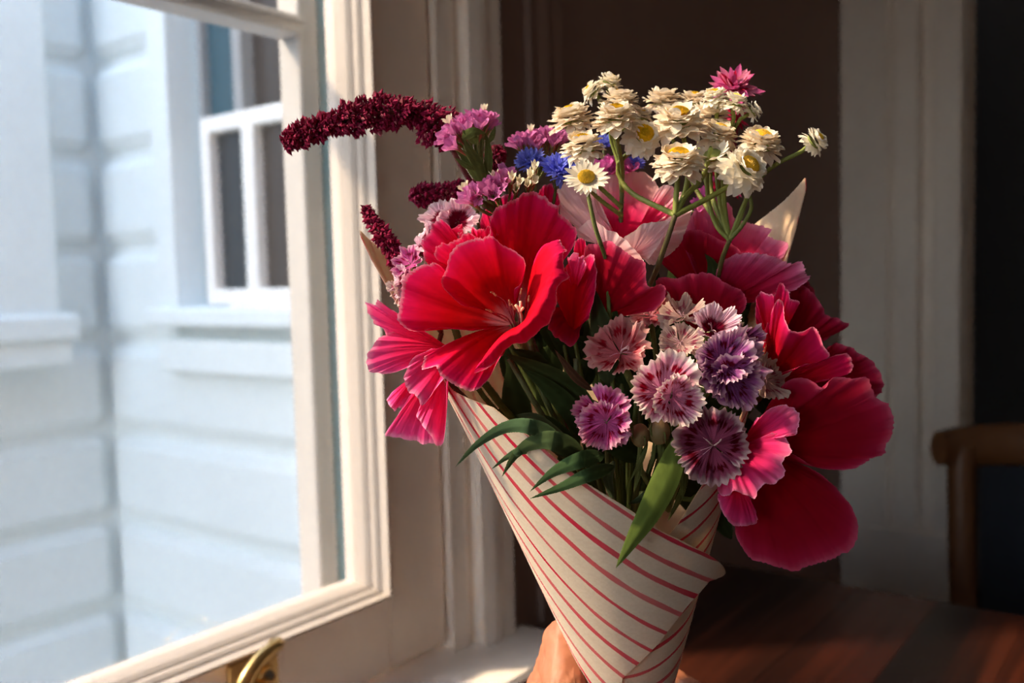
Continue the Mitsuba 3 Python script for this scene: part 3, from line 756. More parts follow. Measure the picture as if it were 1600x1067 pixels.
godetia('biggest red godetia bloom with painted-in shade at the lower right, one petal turned up hot pink', (1160, 690, .435), [
    ([(1190, 655), (1202, 630), (1220, 604), (1234, 594), (1249, 590), (1268, 596), (1286, 606), (1296, 592), (1307, 585), (1330, 588), (1353, 588), (1362, 604), (1372, 622), (1386, 633), (1395, 646), (1396, 664), (1394, 682), (1389, 696), (1384, 709), (1358, 722), (1324, 732), (1300, 732), (1276, 728), (1240, 708)], (.424, .418, .420, .424, .428, .430, .426), 'redshade', dict(bulge=.006, ruf=.002, rf=10, nu=110)),
    ([(1238, 720), (1262, 730), (1284, 742), (1304, 758), (1320, 776), (1334, 796), (1339, 814), (1337, 834), (1332, 851), (1320, 862), (1304, 870), (1290, 878), (1276, 882), (1258, 885), (1241, 891), (1222, 887), (1204, 882), (1186, 876), (1172, 868), (1158, 850), (1150, 834), (1148, 815)], (.432, .434, .436, .434, .430, .426), 'redshade', dict(bulge=.006, ruf=.0012, nu=110)),
    ([(1180, 655), (1187, 652), (1200, 640), (1216, 635), (1232, 635), (1244, 645), (1248, 657), (1247, 672), (1242, 681), (1232, 679), (1222, 684)], (.414, .407, .405, .409), 'hot', dict(bulge=.002, ruf=.0015, base=(1160, 690, .428))),
    ([(1205, 676), (1226, 682), (1233, 694), (1237, 706), (1228, 716), (1222, 724), (1226, 736), (1222, 743), (1212, 752), (1202, 757), (1192, 758), (1186, 764), (1178, 774), (1166, 770), (1154, 771), (1144, 772), (1136, 777), (1124, 771), (1120, 748)], (.413, .406, .402, .404, .410), 'hot', dict(bulge=.003, ruf=.0018, pleat=.0014, base=(1140, 705, .425))),
    ([(1122, 772), (1126, 790), (1131, 802), (1136, 810), (1146, 820), (1158, 823), (1172, 822), (1184, 816), (1180, 796), (1172, 776)], (.408, .406, .410, .412), 'mag', dict(bulge=.003, ruf=.001, base=(1146, 752, .414))),
], 8)


# ---------------------------------------------------------------- leaves
def cone_depth(px, py):
    th, r = on_cone(px, py, 330, .18)
    return (APEX + r * cone_dir(np.array(th)) - EYE) @ FWD


def leaf(parent, pts, w, col=(.055, .085, .03), col2=None, fold=.25, twist=0.0, name='leaf', roll=0.0, over=False):
    """A lance-shaped leaf along the centre line pts = (px, py, depth), w = greatest width in pixels."""
    n, m = 22, 7
    if over:
        pts = pts[:1] + [(a, b, min(d, cone_depth(a, b) - .006)) for a, b, d in pts[1:]]
    c = spline([P(*q) for q in pts], n)
    t = np.gradient(c, axis=0); t /= np.linalg.norm(t, axis=1, keepdims=True)
    s = np.linspace(0, 1, n)
    prof = (np.sin(np.pi * np.clip(s, 0, 1) ** .72) ** .85) * .92 + .10 * (1 - s)
    half = w * .5 * pts[0][2] / F_PX * prof
    V, C = [], []
    for i in range(n):
        view = unit(c[i] - EYE)
        sd = unit(np.cross(t[i], view))
        nr = np.cross(sd, t[i])
        a = roll + twist * s[i]
        sd, nr = sd * math.cos(a) + nr * math.sin(a), nr * math.cos(a) - sd * math.sin(a)
        for j in range(m):
            q = (j / (m - 1)) * 2 - 1
            V.append(c[i] + sd * half[i] * q + nr * half[i] * fold * (abs(q) ** 1.3))
            k = np.array(col) * (1 + .25 * (abs(q) < .12)) if col2 is None else np.array(col) * (1 - s[i]) + np.array(col2) * s[i]
            if abs(q) > .9:
                k = k * 1.5
            C.append(k * (1 + .2 * (RNG.random() - .5)))
    o = Col(); o.add(V, grid_faces(n, m), np.array(C))
    return o.put(name, 'leaf_bsdf', parent)


# ---------------------------------------------------------------- sweet william
SWP = {'pinkwhite': ((.46, .10, .24), (.60, .26, .40), (.24, .004, .02), (.88, .76, .72)),
       'magenta': ((.50, .10, .30), (.52, .09, .32), (.22, .004, .025), (.76, .42, .58)),
       'rosered': ((.48, .10, .14), (.54, .17, .20), (.30, .008, .02), (.74, .46, .44)),
       'purple': ((.16, .035, .13), (.30, .08, .27), (.12, .004, .02), (.66, .44, .56)),
       'maroon': ((.28, .06, .13), (.27, .06, .13), (.09, .003, .01), (.66, .50, .54)),
       'cream': ((.44, .24, .24), (.54, .38, .36), (.34, .07, .12), (.66, .55, .50)),
       'lilac': ((.62, .34, .48), (.70, .42, .55), (.13, .004, .02), (.84, .68, .76))}


def floret(parent, px, py, d, R, n, pal, seed, cup=.25, hub=None, spin=0.0, gap=1.0, curl=True, rufs=1.45):
    """One sweet william floret: five fringed petals (sub-parts) on a calyx tube (the part)."""
    g = np.random.default_rng(seed)
    C0 = P(px, py, d)
    R = R * d / F_PX
    n = camdir(*n)
    ex, ey, ez = frame_of(n, UP)
    base, body, fleck, edge = [np.array(c) for c in SWP[pal]]
    back = C0 - n * R * .9
    hub = back - n * R * .8 - UP * R if hub is None else hub
    col = Col()
    v, f = tube_mesh([C0 - n * R * .05, back, (back + hub) / 2 - UP * R * .15, hub], R * .13, R * .07, 7, 12)
    col.add(v, f, (.13, .17, .05))
    fl = col.put('floret', 'solid_bsdf', parent)
    nu, nv = 45, 16
    for k in range(5):
        a0 = spin + k * 2 * np.pi / 5 + g.uniform(-.1, .1)
        hw = (.76 + .08 * g.random()) * gap
        u, v = np.linspace(-1, 1, nu), np.linspace(0, 1, nv)
        o = seed * 7.7 + k * 31.1
        nz = lambda f_, s: meshkit.noise(np.stack([u * f_ + o, u * 0 + s, u * 0], -1)) - .5
        tooth = np.abs(((u + 1) * 4.2 + 1.1 * nz(3, 4)) % 1 - .5) * 2
        Rk = R * (.86 + .26 * g.random())
        rim = Rk * (1 - .11 * tooth * (.6 + .8 * (nz(5, 14) + .5)) + .12 * nz(2.5, 1) - .10 * np.abs(u) ** 3)
        rr = (.03 * R) + (rim[:, None] - .03 * R) * v[None]
        wid = hw * (.62 + .38 * v[None] ** .8) * np.ones((nu, 1))
        ang = a0 + u[:, None] * wid
        ck = cup + g.uniform(-.2, .2)
        tilt = g.uniform(-.22, .22)
        z = R * (ck * v[None] ** 1.6 - .5 * max(0, ck) * 0 + (.38 * rufs * (nz(2.2, 2)[:, None]) * v[None] ** 2) + .14 * rufs * nz(6, 3)[:, None] * v[None] ** 2 + tilt * u[:, None] * v[None] + (.02 * (k % 2 * 2 - 1)))
        S = C0 + (rr * np.cos(ang))[..., None] * ex + (rr * np.sin(ang))[..., None] * ey + z[..., None] * ez
        st = nz(12, 6)[:, None] + .5
        ring = np.clip(1 - np.abs(v[None] - .58 + .1 * nz(6, 8)[:, None]) / .20, 0, 1) * np.clip(1.25 - np.abs(u[:, None]) * .9, 0, 1)
        fk = np.clip((ring * 1.5 - st * 1.5) * 5, 0, 1)
        if pal == 'lilac':
            fk = np.clip((.62 - v[None] + .12 * nz(14, 7)[:, None]) * 8, 0, 1) * np.ones((nu, 1))
        ed = np.clip((v[None] - .80 + .10 * nz(10, 9)[:, None]) * 7, 0, 1) * np.ones((nu, 1))
        cc = base + (body - base) * np.clip(v[None, :, None] * 1.6, 0, 1) * np.ones((nu, 1, 1))
        cc = cc * (1 + .35 * nz(16, 11)[:, None, None])
        cc = cc + (fleck - cc) * fk[..., None]
        cc = cc + (edge - cc) * ed[..., None] * .9
        o2 = Col(); o2.add(S.reshape(-1, 3), grid_faces(nu, nv), cc.reshape(-1, 3))
        o2.put('petal', 'petal_bsdf', fl)
    if curl:
        o2 = Col()
        for s in (0, 1):
            a = g.uniform(0, 6.28)
            d1 = math.cos(a) * ex + math.sin(a) * ey
            pts = [C0, C0 + n * R * .18 + d1 * R * .08, C0 + n * R * .28 + d1 * R * .22, C0 + n * R * .25 + d1 * R * .27, C0 + n * R * .18 + d1 * R * .22]
            v, f = tube_mesh(pts, R * .022, R * .016, 6, 14)
            o2.add(v, f, (.58, .40, .43))
        for s in range(4):
            a = g.uniform(0, 6.28)
            d1 = math.cos(a) * ex + math.sin(a) * ey
            v, f = tube_mesh([C0, C0 + n * R * .12 + d1 * R * .15, C0 + n * R * .14 + d1 * R * .34], R * .010, R * .008, 5, 6)
            o2.add(v, f, (.72, .42, .55))
        o2.put('stigma', 'solid_bsdf', fl)
    return fl


sw = thing('sweet_william', 'cluster of fringed purple, maroon and white sweet william florets at the lower centre', 'flower', 'sweet william heads')
hub = P(1045, 700, .445)
for a in [
    (943, 650, .404, 52, (-.50, -.18, 1), 'magenta', 11, .18), (1035, 612, .398, 60, (-.05, .20, 1), 'pinkwhite', 12, .30), (970, 552, .415, 56, (-.25, .55, .8), 'rosered', 13, .22),
    (1136, 572, .402, 58, (.22, .12, 1), 'purple', 14, .30), (1112, 517, .412, 38, (.1, .55, .8), 'lilac', 15, .6), (1062, 536, .418, 36, (-.1, .5, .8), 'cream', 16, .4), (1066, 496, .428, 38, (-.1, .8, .6), 'cream', 17, .35),
    (1114, 696, .398, 62, (-.12, -.05, 1), 'maroon', 18, .14), (1196, 592, .420, 40, (.5, .3, .8), 'cream', 19, .4), (1016, 494, .436, 38, (-.2, .75, .6), 'rosered', 20, .3), (1158, 530, .420, 36, (.5, .6, .6), 'purple', 21, .4)]:
    floret(sw, a[0], a[1], a[2], a[3], a[4], a[5], a[6], cup=a[7], hub=hub, spin=a[6] * .7)
# a second tier of petals makes the fullest florets double
for a in [(1130, 566, .398, 46, (-.1, .35, 1), 'purple', 34, .5), (948, 660, .400, 44, (-.35, -.45, 1), 'magenta', 31, .4), (1050, 618, .393, 44, (.3, -.15, 1), 'pinkwhite', 32, .5), (1140, 590, .399, 44, (.35, -.3, 1), 'purple', 35, .5)]:
    floret(sw, a[0], a[1], a[2], a[3], a[4], a[5], a[6], cup=a[7], hub=hub, spin=a[6] * .7, curl=False)
for px, py, r in ((1000, 680, 15), (1030, 674, 17), (1068, 655, 13)):
    c = Col()
    s = trimesh.creation.icosphere(2, 1.0)
    v = s.vertices.copy()
    x, y, z = camdir(1, 0, 0), camdir(0, 1, 0), camdir(0, 0, 1)
    q = r * .408 / F_PX
    vv = P(px, py, .408) + q * (v[:, :1] * x + v[:, 1:2] * y * 1.25 + v[:, 2:] * z)
    c.add(vv, s.faces, np.array([.22, .17, .07]) + np.outer(np.clip(v[:, 1], 0, 1), [.10, .02, .03]))
    for k in range(5):
        a = k * 1.256
        b0 = P(px, py + r * .6, .408)
        d1 = math.cos(a) * x + math.sin(a) * z
        vt, ft = tube_mesh([b0 + d1 * q * .5, b0 + d1 * q * 1.1 + y * q * .6, b0 + d1 * q * 1.25 - y * q * .4 if k % 2 else b0 + d1 * q * .9 + y * q * 1.8], q * .16, q * .03, 5, 6)
        c.add(vt, ft, (.12, .15, .04))
    vt, ft = tube_mesh([P(px, py + r, .408), P(px + 4, py + 60, .42), hub - UP * .03], .0011, .0012, 6, 8)
    c.add(vt, ft, (.12, .16, .05))
    c.put('bud', 'solid_bsdf', sw)
stem_to(sw, [hub, hub - UP * .02], 201, .0024, .0022)
for px0, py0, px1, py1, w_ in ((1012, 690, 984, 752, 8), (1022, 688, 1012, 742, 6), (1034, 690, 1035, 760, 5), (1075, 740, 1043, 815, 10), (1060, 700, 1066, 780, 14), (1000, 700, 990, 770, 10)):
    leaf(sw, [(px0, py0, .41), ((px0 + px1) / 2 + 3, (py0 + py1) / 2, .409), (px1, py1, .405)], w_, (.12, .15, .05), name='bract')
DG = (.030, .050, .018)
for pts, w_, col in [
    ([(880, 690, .412), (835, 668, .404), (790, 668, .398), (745, 695, .393), (711, 730, .39)], 24, (.05, .09, .045)),
    ([(915, 720, .408), (875, 692, .402), (840, 690, .397), (808, 708, .393), (784, 745, .39)], 32, (.045, .07, .03)),
    ([(840, 700, .402), (812, 705, .399), (790, 716, .397), (768, 733, .395)], 13, (.05, .085, .04)),
    ([(945, 712, .404), (910, 718, .398), (870, 735, .393), (846, 752, .391), (828, 768, .39)], 26, (.045, .085, .035)),
    ([(960, 728, .402), (920, 742, .397), (875, 762, .392), (828, 779, .389)], 22, (.045, .085, .035)),
    ([(1062, 680, .404), (1046, 735, .394), (1018, 795, .386), (988, 845, .381), (962, 888, .378)], 42, (.10, .15, .035)),
    ([(900, 720, .412), (860, 680, .408), (835, 655, .405), (806, 648, .403)], 34, (.05, .065, .035)),
    ([(905, 705, .418), (880, 680, .414), (862, 658, .412), (850, 648, .411)], 24, DG),
    ([(930, 640, .43), (880, 600, .424), (835, 575, .42), (788, 552, .418)], 34, (.045, .07, .025)),
    ([(915, 690, .428), (890, 640, .422), (850, 600, .419), (815, 575, .417)], 34, DG),
    ([(950, 600, .432), (945, 540, .428), (935, 490, .426), (930, 452, .425)], 44, (.045, .065, .03)),
    ([(975, 600, .435), (965, 540, .431), (960, 500, .43), (962, 476, .43)], 36, DG),
    ([(925, 610, .425), (900, 590, .419), (880, 565, .416), (866, 545, .414)], 14, (.09, .05, .03)),
    ([(960, 720, .41), (950, 745, .405), (956, 775, .40), (957, 792, .398)], 16, (.06, .09, .05)),
    ([(1060, 730, .412), (1030, 762, .406), (1000, 780, .402), (980, 788, .40)], 22, (.05, .08, .045)),
    ([(870, 600, .43), (850, 580, .428), (830, 560, .427), (800, 545, .427)], 30, DG),
    ([(1000, 720, .425), (975, 700, .42), (950, 690, .418), (915, 690, .418)], 40, DG),
]:
    leaf(sw, pts, w_, col, twist=.5 if w_ > 45 else .2, over=pts[-1][0] < 850 and pts[-1][1] > 725)
gl = np.random.default_rng(77)
for k in range(84):
    zone = ((790, 1000, 560, 740), (920, 1080, 450, 570), (1000, 1120, 620, 780), (830, 960, 480, 600), (1120, 1220, 430, 600), (980, 1070, 480, 660), (1060, 1170, 560, 740))[k % 7]
    qx, qy, qd = gl.uniform(zone[0], zone[1]), gl.uniform(zone[2], zone[3]), gl.uniform(.446, .492)
    an, ln = gl.normal(-.25, .45), gl.uniform(60, 100)
    dx, dy = math.sin(an) * ln, -math.cos(an) * ln
    leaf(sw, [(qx - dx * .8, qy - dy * .8, qd + .006), (qx, qy, qd), (qx + dx * .7 + 6, qy + dy * .7, qd - .003), (qx + dx, qy + dy + 4, qd - .002)], gl.uniform(30, 46), (.035, .055, .02), twist=gl.uniform(-.5, .5))
c = Col()
for pts in ([(795, 560, .424), (830, 620, .424), (860, 670, .43), (930, 800, .44)], [(830, 540, .43), (850, 620, .43), (900, 720, .44), (940, 820, .445)], [(900, 560, .436), (905, 640, .436), (930, 730, .44), (960, 850, .45)], [(1000, 600, .44), (1000, 700, .44), (990, 800, .445)], [(950, 640, .43), (950, 720, .432), (965, 820, .44)]):
    v, f = tube_mesh([P(*q) for q in pts], .0013, .0016, 7, 12)
    c.add(v, f, (.08, .11, .04))
c.put('branch', 'solid_bsdf', sw)

swb = thing('sweet_william', 'lilac sweet william head with maroon eyes showing beside the left of the largest red bloom', 'flower', 'sweet william heads')
hub = P(720, 450, .46)
for a in [(716, 346, .438, 34, (-.1, .25, .9), 'lilac', 41, .35), (690, 342, .446, 34, (-.5, .6, .5), 'lilac', 42, .3), (668, 372, .442, 30, (-.8, .4, .5), 'lilac', 43, .3), (642, 412, .434, 28, (-.5, .5, .8), 'magenta', 44, .4),
          (632, 440, .432, 27, (-.9, -.1, .5), 'lilac', 45, .3), (656, 396, .440, 30, (-.8, .3, .6), 'lilac', 46, .3), (622, 458, .436, 22, (-.9, -.3, .4), 'cream', 47, .3)]:
    floret(swb, a[0], a[1], a[2], a[3], a[4], a[5], a[6], cup=a[7], hub=hub, spin=a[6] * .9, curl=False)
stem_to(swb, [hub, hub - UP * .03], 202, .002, .002)


# ---------------------------------------------------------------- feverfew
def spoon(c, O, dirn, upn, L, W, curlz, col, col2, g):
    nu, nv = 5, 6
    side = np.cross(dirn, upn)
    v = np.linspace(0, 1, nv); u = np.linspace(-1, 1, nu)
    wv = W * (.32 + .68 * np.sin(np.pi * np.clip(v, 0, 1) ** 1.1 * .93 + .05) ** .8)
    wv[-1] *= .85
    S = np.zeros((nu, nv, 3)); K = np.zeros((nu, nv, 3))
    for i, uu in enumerate(u):
        ln = v * L * (1 - .12 * uu ** 2 * v)
        ht = curlz * L * v ** 2 + .22 * W * (uu ** 2 - .5) * v
        S[i] = O + ln[:, None] * dirn + (uu * wv)[:, None] * side + ht[:, None] * upn
        K[i] = np.array(col) + (np.array(col2) - np.array(col)) * v[:, None]
    K *= 1 + .12 * (g.random() - .5)
    c.add(S.reshape(-1, 3), grid_faces(nu, nv), K.reshape(-1, 3))


def head(parent, px, py, d, R, n, seed, rows=5, disc=.28, stemc=None, brown=0.0, dome=.35):
    """A feverfew flower head: rays as the part, disc and green calyx as its sub-parts. n = facing direction in view terms."""
    g = np.random.default_rng(seed)
    C0 = P(px, py, d)
    R = R * d / F_PX
    n = camdir(*n)
    ex, ey, ez = frame_of(n, UP)
    c = Col()
    per = 19
    R = R * (1.19 if rows > 3 else 1.10)
    for r in range(rows):
        q = r / max(rows - 1, 1)
        cnt = per if rows > 2 else 17
        L = R * (1.0 - .42 * q) * .60 if rows > 2 else R * .68
        elev = (-.42 + 1.15 * q) if rows > 2 else (.02 + .12 * r)
        r0 = R * (.30 - .04 * q) if rows > 2 else R * .30
        for k in range(cnt):
            a = (k + .5 * (r % 2) + g.uniform(-.3, .3)) * 2 * np.pi / cnt
            e = elev + g.uniform(-.34, .34) * (1 if rows > 2 else .5)
            rad = math.cos(a) * ex + math.sin(a) * ey
            dn = rad * math.cos(e) + ez * math.sin(e)
            un = ez * math.cos(e) - rad * math.sin(e)
            O = C0 + rad * r0 + ez * R * (dome * q - .12 if rows > 2 else .0)
            t = g.random() * .6 * brown + .1 * brown
            w0 = np.array([.86, .80, .66]) * (1 - t) + np.array([.70, .50, .34]) * t
            w1 = np.array([.89, .86, .77]) * (1 - t) + np.array([.84, .70, .54]) * t
            spoon(c, O, dn, un, L * g.uniform(.85, 1.1), R * (.185 if rows > 2 else .125) * g.uniform(.85, 1.15), g.uniform(-.35, .25) if rows > 2 else g.uniform(-.12, .2), w0, w1, g)
    hd = c.put('flower_head', 'petal_bsdf', parent)
    c = Col()
    m = 110
    for k in range(m):
        rr = R * disc * math.sqrt((k + .5) / m)
        a = k * 2.39996
        top = C0 + (math.cos(a) * ex + math.sin(a) * ey) * rr + ez * (R * (dome * .95 if rows > 2 else .10) + R * .10 * (1 - (rr / (R * disc)) ** 2))
        s = R * disc * .16
        v = np.array([[1, 0, 0], [-.5, .87, 0], [-.5, -.87, 0], [0, 0, 1.3]]) * s
        v = top + v[:, :1] * ex + v[:, 1:2] * ey + v[:, 2:] * ez
        b = 1 if rr > R * disc * .5 else .75
        c.add(v, [[0, 1, 3], [1, 2, 3], [2, 0, 3]], np.array([.86, .56, .02]) * (b - .12 * g.random()) if rows > 2 else np.array([.62, .42, .03]) * (b - .2 * g.random()))
    k = np.arange(20) * 2 * np.pi / 20
    ring = C0 + R * disc * 1.02 * (np.cos(k)[:, None] * ex + np.sin(k)[:, None] * ey) + ez * R * (dome * .85 if rows > 2 else .07)
    c.add(np.vstack([ring, C0 + ez * R * (dome + .02 if rows > 2 else .16)]), [[i, (i + 1) % 20, 20] for i in range(20)], (.72, .45, .02))
    c.put('disc', 'solid_bsdf', hd, smooth=False, label='yellow centre')
    c = Col()
    prof = [(.42, -.05), (.40, -.14), (.28, -.27), (.10, -.36), (.06, -.5)]
    vs = []
    for rr, zz in prof:
        vs.append(C0 + R * rr * (np.cos(k)[:, None] * ex + np.sin(k)[:, None] * ey) + ez * R * zz)
    f = []
    for i in range(len(prof) - 1):
        for j in range(20):
            a, b = i * 20 + j, i * 20 + (j + 1) % 20
            f += [[a, b, b + 20], [a, b + 20, a + 20]]
    c.add(np.vstack(vs), f, (.20, .24, .06))
    c.put('calyx', 'solid_bsdf', hd)
    return C0 - n * R * .42


def fstalk(parent, pts, r=.0010, col=(.20, .25, .05), name='stalk', r1=None):
    c = Col()
    v, f = tube_mesh([q if isinstance(q, np.ndarray) else P(*q) for q in pts], r, r1 or r * 1.15, 7, 16)
    c.add(v, f, col)
    c.put(name, 'solid_bsdf', parent)


FG = 'feverfew sprays'
UPN = (-.1, .92, .38)
# the single small daisy in front of the pale cup
f0 = thing('feverfew_spray', 'single small white daisy with a brown yellow eye in front of the pale pink cup', 'flower', FG)
b = head(f0, 916, 278, .408, 33, (-.05, .52, .85), 301, rows=2, disc=.36)
fstalk(f0, [b, (922, 320, .409), (930, 355, .411), (939, 382, .414)], .0009, (.17, .19, .05))
stem_to(f0, [P(939, 382, .414), P(948, 420, .425)], 301, .0010, .0013)
# left spray
f1 = thing('feverfew_spray', 'left spray of cream feverfew heads above the blue cornflowers', 'flower', FG)
j1 = P(972, 300, .462)
heads1 = [(893, 186, .436, 39, (-.15, .95, .30), 5, .9), (962, 185, .428, 41, (-.05, .93, .36), 5, .9), (911, 230, .424, 38, (-.15, .93, .40), 4, .7), (968, 160, .452, 36, (0, .97, .2), 5, .8), (926, 143, .456, 22, (-.75, .6, .2), 4, .1), (953, 128, .458, 22, (.3, .9, .2), 4, .1), (1000, 182, .458, 24, (.2, .9, .3), 4, .6)]
for i, (px, py, d, R, n, rows, br) in enumerate(heads1):
    b = head(f1, px, py, d, R, n, 310 + i, rows, brown=br)
    if i == 2:
        fstalk(f1, [b, (916, 265, .435), (925, 300, .455), j1 - UP * .012])
    elif i == 0:
        fstalk(f1, [b, (893, 222, .446), (905, 260, .458), j1 - UP * .008])
    elif i == 1:
        fstalk(f1, [b, (966, 225, .44), (972, 262, .452), j1])
    else:
        fstalk(f1, [b, (945 + i * 3, 210, .466), (960 + i * 2, 255, .468), j1])
stem_to(f1, [j1, j1 - UP * .03 + FWD * .006], 302, .0012, .0014)
# middle spray, whose three stalks meet over the pale cup
f2 = thing('feverfew_spray', 'middle spray of feverfew heads whose three green stalks meet over the pale pink cup', 'flower', FG)
j2 = P(1055, 336, .420)
heads2 = [(1060, 254, .415, 43, (-.05, .86, .50), 5, 1.0, [(1058, 290, .419), (1056, 315, .420)]),
          (1163, 266, .414, 42, (.45, .45, .80), 4, .15, [(1140, 290, .422), (1098, 314, .422)]),
          (1114, 246, .430, 34, (.30, -.75, -.5), 3, .0, [(1098, 275, .426), (1070, 308, .422)]),
          (1060, 190, .432, 43, (-.08, .82, .52), 5, .7, [(1068, 215, .437), (1075, 255, .440), (1072, 295, .432)]),
          (1004, 214, .432, 35, (.15, .25, .95), 3, .1, [(985, 236, .444), (965, 262, .455), (985, 300, .45)])]
for i, (px, py, d, R, n, rows, br, mid_) in enumerate(heads2):
    b = head(f2, px, py, d, R, n, 330 + i, rows, brown=br, disc=.29 if rows > 3 else .38)
    fstalk(f2, [b] + mid_ + [j2], .0012, (.23, .27, .055))
fstalk(f2, [j2, (1044, 370, .424), (1028, 415, .432), (1016, 445, .438)], .0012, (.10, .085, .03), name='main_stalk')
stem_to(f2, [P(1016, 445, .438), P(1010, 480, .445)], 303, .0012, .0014)
# right spray
f3 = thing('feverfew_spray', 'right spray of feverfew heads reaching out beyond the others', 'flower', FG)
j3 = P(1140, 375, .432)
heads3 = [(1188, 224, .428, 39, (.12, .85, .48), 5, .8, [(1190, 262, .434), (1168, 305, .434), (1155, 345, .433)]),
          (1273, 220, .424, 27, (.62, .50, .55), 3, .05, [(1250, 238, .427), (1205, 262, .432), (1172, 300, .434)]),
          (1122, 212, .437, 35, (.18, .85, .45), 5, 1.0, [(1108, 240, .441), (1105, 300, .442), (1118, 350, .436)]),
          (1110, 184, .452, 38, (.05, .92, .3), 4, .8, [(1110, 220, .455), (1112, 300, .45)]),
          (1084, 160, .466, 30, (0, .95, .2), 4, .7, [(1090, 210, .462), (1105, 290, .455)]),
          (1036, 160, .468, 36, (0, .95, .25), 5, .8, [(1050, 215, .464), (1090, 300, .455)]),
          (1117, 152, .440, 24, (-.2, .9, .3), 4, .05, [(1120, 180, .446), (1118, 240, .448), (1125, 320, .44)]),
          (1148, 160, .436, 25, (.2, .9, .3), 4, .05, [(1146, 190, .442), (1130, 250, .446), (1130, 320, .44)]),
          (1177, 173, .438, 20, (.75, .5, .3), 3, .05, [(1150, 195, .444), (1132, 255, .446), (1132, 320, .44)])]
for i, (px, py, d, R, n, rows, br, mid_) in enumerate(heads3):
    b = head(f3, px, py, d, R, n, 350 + i, rows, brown=br)
    fstalk(f3, [b] + mid_ + [j3], .0010, (.21, .25, .055))
fstalk(f3, [(1168, 296, .434), (1174, 325, .431), (1160, 352, .430), j3], .0009, (.16, .19, .045))
fstalk(f3, [j3, (1130, 400, .438), (1122, 430, .446)], .0011, (.11, .10, .03), name='main_stalk')
stem_to(f3, [P(1122, 430, .446), P(1115, 470, .452)], 304, .0011, .0014)


# ---------------------------------------------------------------- statice
def cupfan(c, O, n, R, depth, col, col2, g, teeth=9, open_=1.0):
    """A pleated funnel-shaped corolla."""
    ex, ey, ez = frame_of(n, UP)
    m, nv = 30, 6
    a = np.arange(m) * 2 * np.pi / m
    V, K = [], []
    for j in range(nv):
        t = j / (nv - 1)
        r = R * (.12 + .88 * t ** 1.3) * (1 + (.14 * np.cos(a * teeth) + .10 * g.standard_normal(m)) * t ** 2)
        z = depth * (t - 1) + .12 * depth * np.sin(a * 5 + g.random()) * t ** 2
        V.append(O + (r * np.cos(a) * open_)[:, None] * ex + (r * np.sin(a))[:, None] * ey + np.outer(z, ez))
        K.append(np.broadcast_to(np.array(col2) + (np.array(col) - np.array(col2)) * min(1, t * 1.5), (m, 3)) * (1 + .12 * np.cos(a * teeth))[:, None])
    f = []
    for j in range(nv - 1):
        for i in range(m):
            p, q = j * m + i, j * m + (i + 1) % m
            f += [[p, q, q + m], [p, q + m, p + m]]
    c.add(np.vstack(V), f, np.vstack(K))


def statice(label, florets, foot, seed, color=(.62, .20, .46), wing=None, group='statice sprigs'):
    """florets: (px, py, depth, radius px, facing, kind); each a part with its calyx; foot: where the sprig's stalk starts."""
    t = thing('statice_sprig', label, 'flower', group)
    g = np.random.default_rng(seed)
    for px, py, d, R, n, kind in florets:
        O = P(px, py, d); r = R * d / F_PX; nn = camdir(*n)
        c = Col()
        if kind == 'p':
            cupfan(c, O, nn, r, r * 1.7, np.array(color) * g.uniform(.9, 1.12), np.array(color) * .7, g)
        else:
            cupfan(c, O, nn, r * .75, r * 1.6, (.86, .80, .62), (.78, .70, .42), g, 5, .6)
        fl = c.put('floret', 'petal_bsdf', t)
        c = Col()
        ex, ey, _ = frame_of(nn, UP)
        e = O - nn * r * 1.5
        for k in range(7):
            a = k * .9
            q = math.cos(a) * ex + math.sin(a) * ey
            v, f = tube_mesh([e - nn * r * 1.2, e + q * r * .22, e + q * r * .40 + nn * r * .7], r * .16, r * .03, 5, 6)
            c.add(v, f, np.array([.20, .20, .05]) if k % 3 else np.array([.40, .10, .06]))
        v, f = tube_mesh([e, e - nn * r * 1.5, P(foot[0], foot[1], foot[2])], r * .16, r * .12, 6, 10)
        c.add(v, f, (.17, .21, .06))
        c.put('calyx', 'solid_bsdf', fl)
    F = P(*foot)
    stem_to(t, [F, F - UP * .025], seed, .0014, .0014, (.13, .17, .05))
    return t


s1 = statice('tall pink statice sprig at the upper left with winged green stems', [
    (687, 212, .436, 15, (-.85, .35, .5), 'p'), (697, 200, .434, 15, (-.75, .6, .4), 'p'), (700, 222, .430, 14, (-.7, .4, .6), 'p'), (712, 190, .436, 15, (-.35, .9, .35), 'p'), (722, 182, .438, 15, (-.2, .95, .3), 'p'), (733, 178, .438, 16, (-.05, .97, .3), 'p'),
    (744, 175, .436, 16, (.05, .97, .3), 'p'), (755, 175, .436, 16, (.15, .95, .3), 'p'), (765, 176, .438, 15, (.3, .9, .3), 'p'), (772, 186, .442, 13, (.45, .85, .2), 'p'), (728, 188, .431, 14, (-.15, .9, .5), 'p'), (750, 186, .430, 14, (.1, .9, .5), 'p'),
    (698, 183, .438, 13, (-.5, .85, .3), 'c'), (756, 164, .442, 12, (0, .95, .3), 'c')], (752, 285, .450), 401)
for pts, w_ in (([(752, 288, .448), (738, 262, .442), (722, 240, .436), (704, 228, .432)], 17), ([(756, 285, .447), (746, 255, .440), (732, 232, .434), (722, 212, .432)], 18), ([(762, 280, .448), (763, 250, .442), (762, 225, .438), (757, 205, .435)], 14), ([(740, 265, .441), (724, 256, .437), (710, 246, .434)], 9), ([(722, 216, .431), (740, 206, .428), (758, 208, .430)], 16), ([(745, 225, .432), (735, 212, .43), (722, 204, .429)], 16), ([(765, 222, .437), (770, 210, .434), (774, 196, .434)], 9)):
    leaf(s1, pts, w_, (.10, .13, .04), fold=.15, name='wing')
